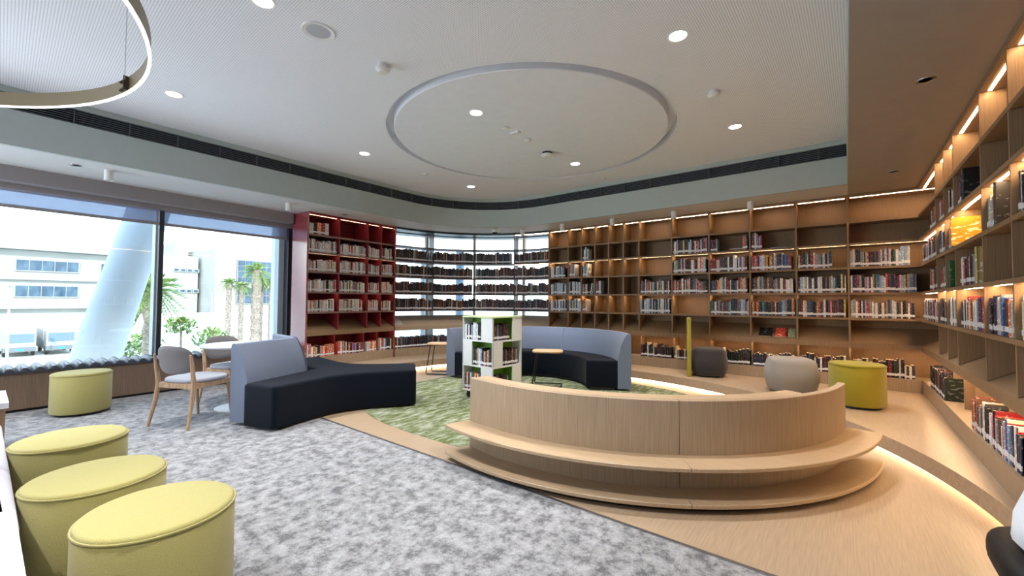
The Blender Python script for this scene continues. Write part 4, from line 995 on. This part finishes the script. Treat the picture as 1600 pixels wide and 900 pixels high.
# ---------------------------------------------------------------- outside, seen through the windows
GZ = -4.0
m = MB().add([(-260, -200, GZ), (-7.9, -200, GZ), (-7.9, 260, GZ), (-260, 260, GZ)], [(0, 1, 2, 3)]).add([(-7.9, 8.5, GZ), (200, 8.5, GZ), (200, 260, GZ), (-7.9, 260, GZ)], [(0, 1, 2, 3)])
struct(m.build('ground', noisy('pale_ground', sRGB(186, 186, 178), sRGB(206, 206, 198), nscale=.4)))
CONC = noisy('painted_concrete', sRGB(176, 190, 204), sRGB(188, 202, 214), nscale=1.2, rough=.6)
LEAN0, LEAN1 = (-10.066, 1.281, .305), (-10.09, 1.947, 3.057)
def lean(p0, p1, r0, r1, mb, n=32): return mb.tube([Vector(p0), Vector(p0).lerp(Vector(p1), .5), Vector(p1)], [r0, (r0 + r1) / 2, r1], n)
c0, c1 = Vector(LEAN0), Vector(LEAN1); dd = c1 - c0
m = lean(c0 - dd * 1.7, c1 + dd * 1.2, .36, .28, MB()); o = m.build('leaning_column', CONC, smooth=60); tag(o, 'thick pale leaning concrete column outside the window', 'column')
m = MB().wbox(-9.3, -9.0, 4.20, 4.48, GZ, 6); tag(m.build('square_pillar', plain('pillar_white', sRGB(204, 216, 220))), 'pale square pillar outside beside the crimson bookcase', 'column')
for a_, lab in ((151.2, 'slim pale blue column outside the curved glass, left one'), (139, 'slim pale blue column outside the curved glass, right one')):
    p = (CC[0] + 4.2 * math.cos(math.radians(a_)), CC[1] + 4.2 * math.sin(math.radians(a_)))
    tag(MB().lathe((p[0], p[1], 0), [(0, GZ), (.11, GZ), (.11, 2.55), (0, 2.55)], 24).build('slim_column', plain('pale_blue_paint', sRGB(150, 176, 206)), smooth=40), lab, 'column', 'slim columns outside the corner glass')
# far buildings; facades at about 85 m
K = 85 / 60
WIN = noisy('blue_glass', sRGB(58, 82, 104), sRGB(92, 116, 134), (2, 2, 1), .6, 4, .35)
FAC = noisy('facade_render', sRGB(172, 174, 170), sRGB(182, 184, 180), nscale=.3, rough=.85)
def KZ(z): return H + (z - H) * K
def fac_window(parent, u0, u1, z0, z1, nx, nz, D=-85.0):
    f_ = MB().wbox(D + .06, D + .22, u0 - .1, u1 + .1, z0 - .1, z1 + .1).build('window', TREAD, parent)
    q = MB()
    for i in range(nx):
        for j in range(nz):
            a_, b_ = u0 + (u1 - u0) * i / nx, u0 + (u1 - u0) * (i + 1) / nx; c_, d_ = z0 + (z1 - z0) * j / nz, z0 + (z1 - z0) * (j + 1) / nz
            q.wbox(D + .2, D + .28, a_ + .05, b_ - .05, c_ + .05, d_ - .05)
    q.build('pane', WIN, f_)
bA = thing('office_building', 'long cream office block with two rows of windows, far left', 'building', W(-90, 6, GZ))
MB().wbox(-105, -85, -30, 17.2, GZ, KZ(5.75)).build('wall', FAC, bA)
MB().wbox(-106, -83.6, -30, 17.4, KZ(5.78), KZ(6.45)).build('roof_slab', TREAD, bA)
MB().wbox(-85, -84.4, -30, 17.2, KZ(3.0), KZ(3.12)).build('ledge', TREAD, bA)
MB().wbox(-85, -84.0, -30, 17.2, KZ(.30), KZ(.50)).build('canopy', TREAD, bA)
MB().wbox(-98, -92, 11.5, 15.5, KZ(6.45), KZ(7.2)).build('plant_box', TREAD, bA)
for z0, z1 in ((KZ(3.87), KZ(4.88)), (KZ(1.43), KZ(2.47))):
    for u0, u1 in ((4.6 * K, 8.7 * K), (10.3 * K, 12.0 * K), (-2 * K, 3.0 * K)): fac_window(bA, u0, u1, z0, z1, 5 if u1 - u0 > 4 else 2, 1)
bB = thing('white_building', 'white block with small square windows beyond the fence', 'building', W(-88, 26, GZ))
MB().wbox(-105, -86, 15.6 * K, 19.0 * K, GZ, KZ(6.4)).build('wall', FAC, bB)
MB().wbox(-104, -90, 17.4 * K, 18.8 * K, KZ(6.4) + .01, KZ(8.2)).build('plant_box', TREAD, bB)
for z0, z1 in ((KZ(4.55), KZ(4.85)), (KZ(2.1), KZ(2.42))):
    for q in range(4): fac_window(bB, (16.6 + q * .65) * K, (17.05 + q * .65) * K, z0, z1, 1, 1, -86)
bC = thing('glazed_building', 'white building with a tall gridded glass front', 'building', W(-85, 36, GZ))
MB().wbox(-110, -80, 27.4, 30.5, GZ, KZ(7.3)).build('wing_wall', FAC, bC)
MB().wbox(-105, -83, 30.5, 45, GZ, KZ(7.2)).build('wall', FAC, bC)
fac_window(bC, 31.8, 39, KZ(3.4), KZ(6.2), 6, 4, -83); fac_window(bC, 31.8, 39, KZ(.78), KZ(2.8), 6, 2, -83)
tag(MB().wbox(-70.2, -70, -30, 55, GZ, KZ(.12) - .25).build('boundary_wall', plain('fence_white', sRGB(210, 212, 206))), 'long white boundary wall across the street', 'wall')
def truck(label, u):
    t = thing('truck', label, 'truck', W(-58, u, GZ), AC, 'white trucks parked on the street')
    MB().box(-6, -1.7, -1.0, 1.0, .5, 2.3).build('cargo_body', TREAD, t, local=True)
    MB().box(-1.7, 0, -.95, .95, .45, 2.2).build('cab', TREAD, t, local=True)
    MB().box(-.02, .03, -.85, .85, 1.25, 2.05).build('windscreen', plain('windscreen_glass', sRGB(112, 132, 144), .3), t, local=True)
    MB().box(-.02, .08, -.95, .95, .5, .85).build('bumper', plain('bumper_grey', sRGB(120, 124, 130)), t, local=True)
    MB().box(.07, .1, -.25, .25, .55, .72).build('number_plate', plain('plate_teal', sRGB(70, 170, 180)), t, local=True)
    for x in (-.9, -4.8):
        for y in (-.85, .85): MB().lathe((0, 0, -.12), [(0, 0), (.38, 0), (.42, .05), (.42, .19), (.38, .24), (0, .24)], 20, Matrix.Translation((x, y, .42)) @ Matrix.Rotation(PI / 2, 4, 'X')).build('wheel', BLACK, t, local=True)
    return t
tr_ = truck('white truck at the far left of the street', 4.9); copy_tree(tr_, 'white truck nearer the leaning column', W(-58, 7.45, GZ))
LEAF = noisy('palm_green', sRGB(104, 136, 74), sRGB(160, 182, 110), nscale=3)
BARK = noisy('palm_bark', sRGB(122, 110, 100), sRGB(176, 164, 150), (6, 6, 14), 2, 4, .9, bump=.6)
rp_ = random.Random(5)
def palm(label, D, u, h, r, crown, dz=GZ):
    b = W(D, u); t = thing('palm_tree', label, 'tree', (b[0], b[1], dz), 0, 'palm trees outside the window')
    n = 26; ps_ = [(.03 * math.sin(q * .3), 0, h * q / n) for q in range(n + 1)]
    MB().tube(ps_, [r * (1.15 if q % 2 else .92) for q in range(n + 1)], 12).build('trunk', BARK, t, local=True)
    m_ = MB()
    for q in range(58):
        a_ = rp_.uniform(0, 2 * PI); el = rp_.uniform(-.75, 1.5); L = crown * rp_.uniform(.7, 1.05); pr0 = Vector((0, 0, h - .05))
        d = Vector((math.cos(a_) * math.cos(el), math.sin(a_) * math.cos(el), math.sin(el))); sd = Vector((-math.sin(a_), math.cos(a_), 0))
        st_ = [pr0 + d * (L * k / 6) + Vector((0, 0, -L * .55 * (k / 6) ** 2)) for k in range(7)]
        for k in range(1, 7):
            for s_ in (-1, 1):
                for e in (0, .5):
                    p = st_[k - 1].lerp(st_[k], e); tip = p + sd * s_ * L * .20 * (1.1 - k / 8) + d * L * .14 + Vector((0, 0, -L * .05)); w_ = d * L * .045
                    m_.add([p - w_, p + w_, tip, p + Vector((0, 0, .008))], [(0, 1, 2), (0, 3, 2), (1, 3, 2)])
        m_.tube(st_, [.014, .012, .010, .008, .006, .004, .002], 5)
    m_.build('crown', LEAF, t, local=True); return t
palm('stout palm tree between the leaning column and the window post', -14, 3.40, 5.5, .17, 1.0)
palm('slim short palm, leftmost in the group of five', -22, 8.10, 6.05, .11, .55)
palm('slim short palm, second from left in the group of five', -22, 8.63, 5.95, .10, .50)
palm('tallest palm with a full green crown, in the group of five', -22, 9.28, 6.7, .20, .85)
palm('slim palm right behind the tallest palm', -22.6, 9.72, 6.25, .13, .55)
palm('palm half hidden by the pale square pillar', -22, 9.98, 6.2, .11, .5)
def shrub(label, D, u, z, r):
    b = W(D, u); t = thing('shrub', label, 'shrub', (b[0], b[1], GZ), 0, 'shrubs outside the window'); m_ = MB(); hh = z - GZ
    for q in range(420):
        a_ = rp_.uniform(0, 2 * PI); el = rp_.uniform(-1.2, 1.5); rr = r * rp_.uniform(.5, 1) ; p = Vector((math.cos(a_) * math.cos(el) * rr, math.sin(a_) * math.cos(el) * rr, hh + .6 * math.sin(el) * rr))
        d = Vector((rp_.uniform(-1, 1), rp_.uniform(-1, 1), rp_.uniform(-.3, .8))).normalized(); s_ = d.cross(Vector((0, 0, 1))).normalized() * .035
        m_.add([p, p + d * .1 + s_, p + d * .22, p + d * .1 - s_], [(0, 1, 2, 3)])
    m_.build('foliage', LEAF, t, local=True)
    MB().tube([(0, 0, 0), (.05, 0, hh * .5), (0, 0, hh)], [.06, .045, .03], 8).build('stem', BARK, t, local=True)
for D, u, z, r, lab in ((-15, 3.0, -.25, .55, 'green shrub between the leaning column and the stout palm'), (-17, 4.9, .35, .45, 'feathery green shrub right of the window post'), (-16, 5.5, -.1, .6, 'green shrub above the round table'), (-18, 4.2, -.2, .5, 'low green shrub by the window post')):
    shrub(lab, D, u, z, r)
for D, u, lab in ((-50, 3.6, 'thin white lamp post beyond the trucks'), (-60, 20.3, 'thin white lamp post by the white building')):
    t = thing('lamp_post', lab, 'lamp post', W(D, u, GZ), 0, 'lamp posts on the street'); hh = 6.2 if D == -50 else 6.4
    MB().tube([(0, 0, 0), (0, 0, hh)], [.09, .06], 8).build('pole', TREAD, t, local=True); MB().box(-.1, .8, -.1, .1, hh, hh + .1).build('lamp_head', TREAD, t, local=True)
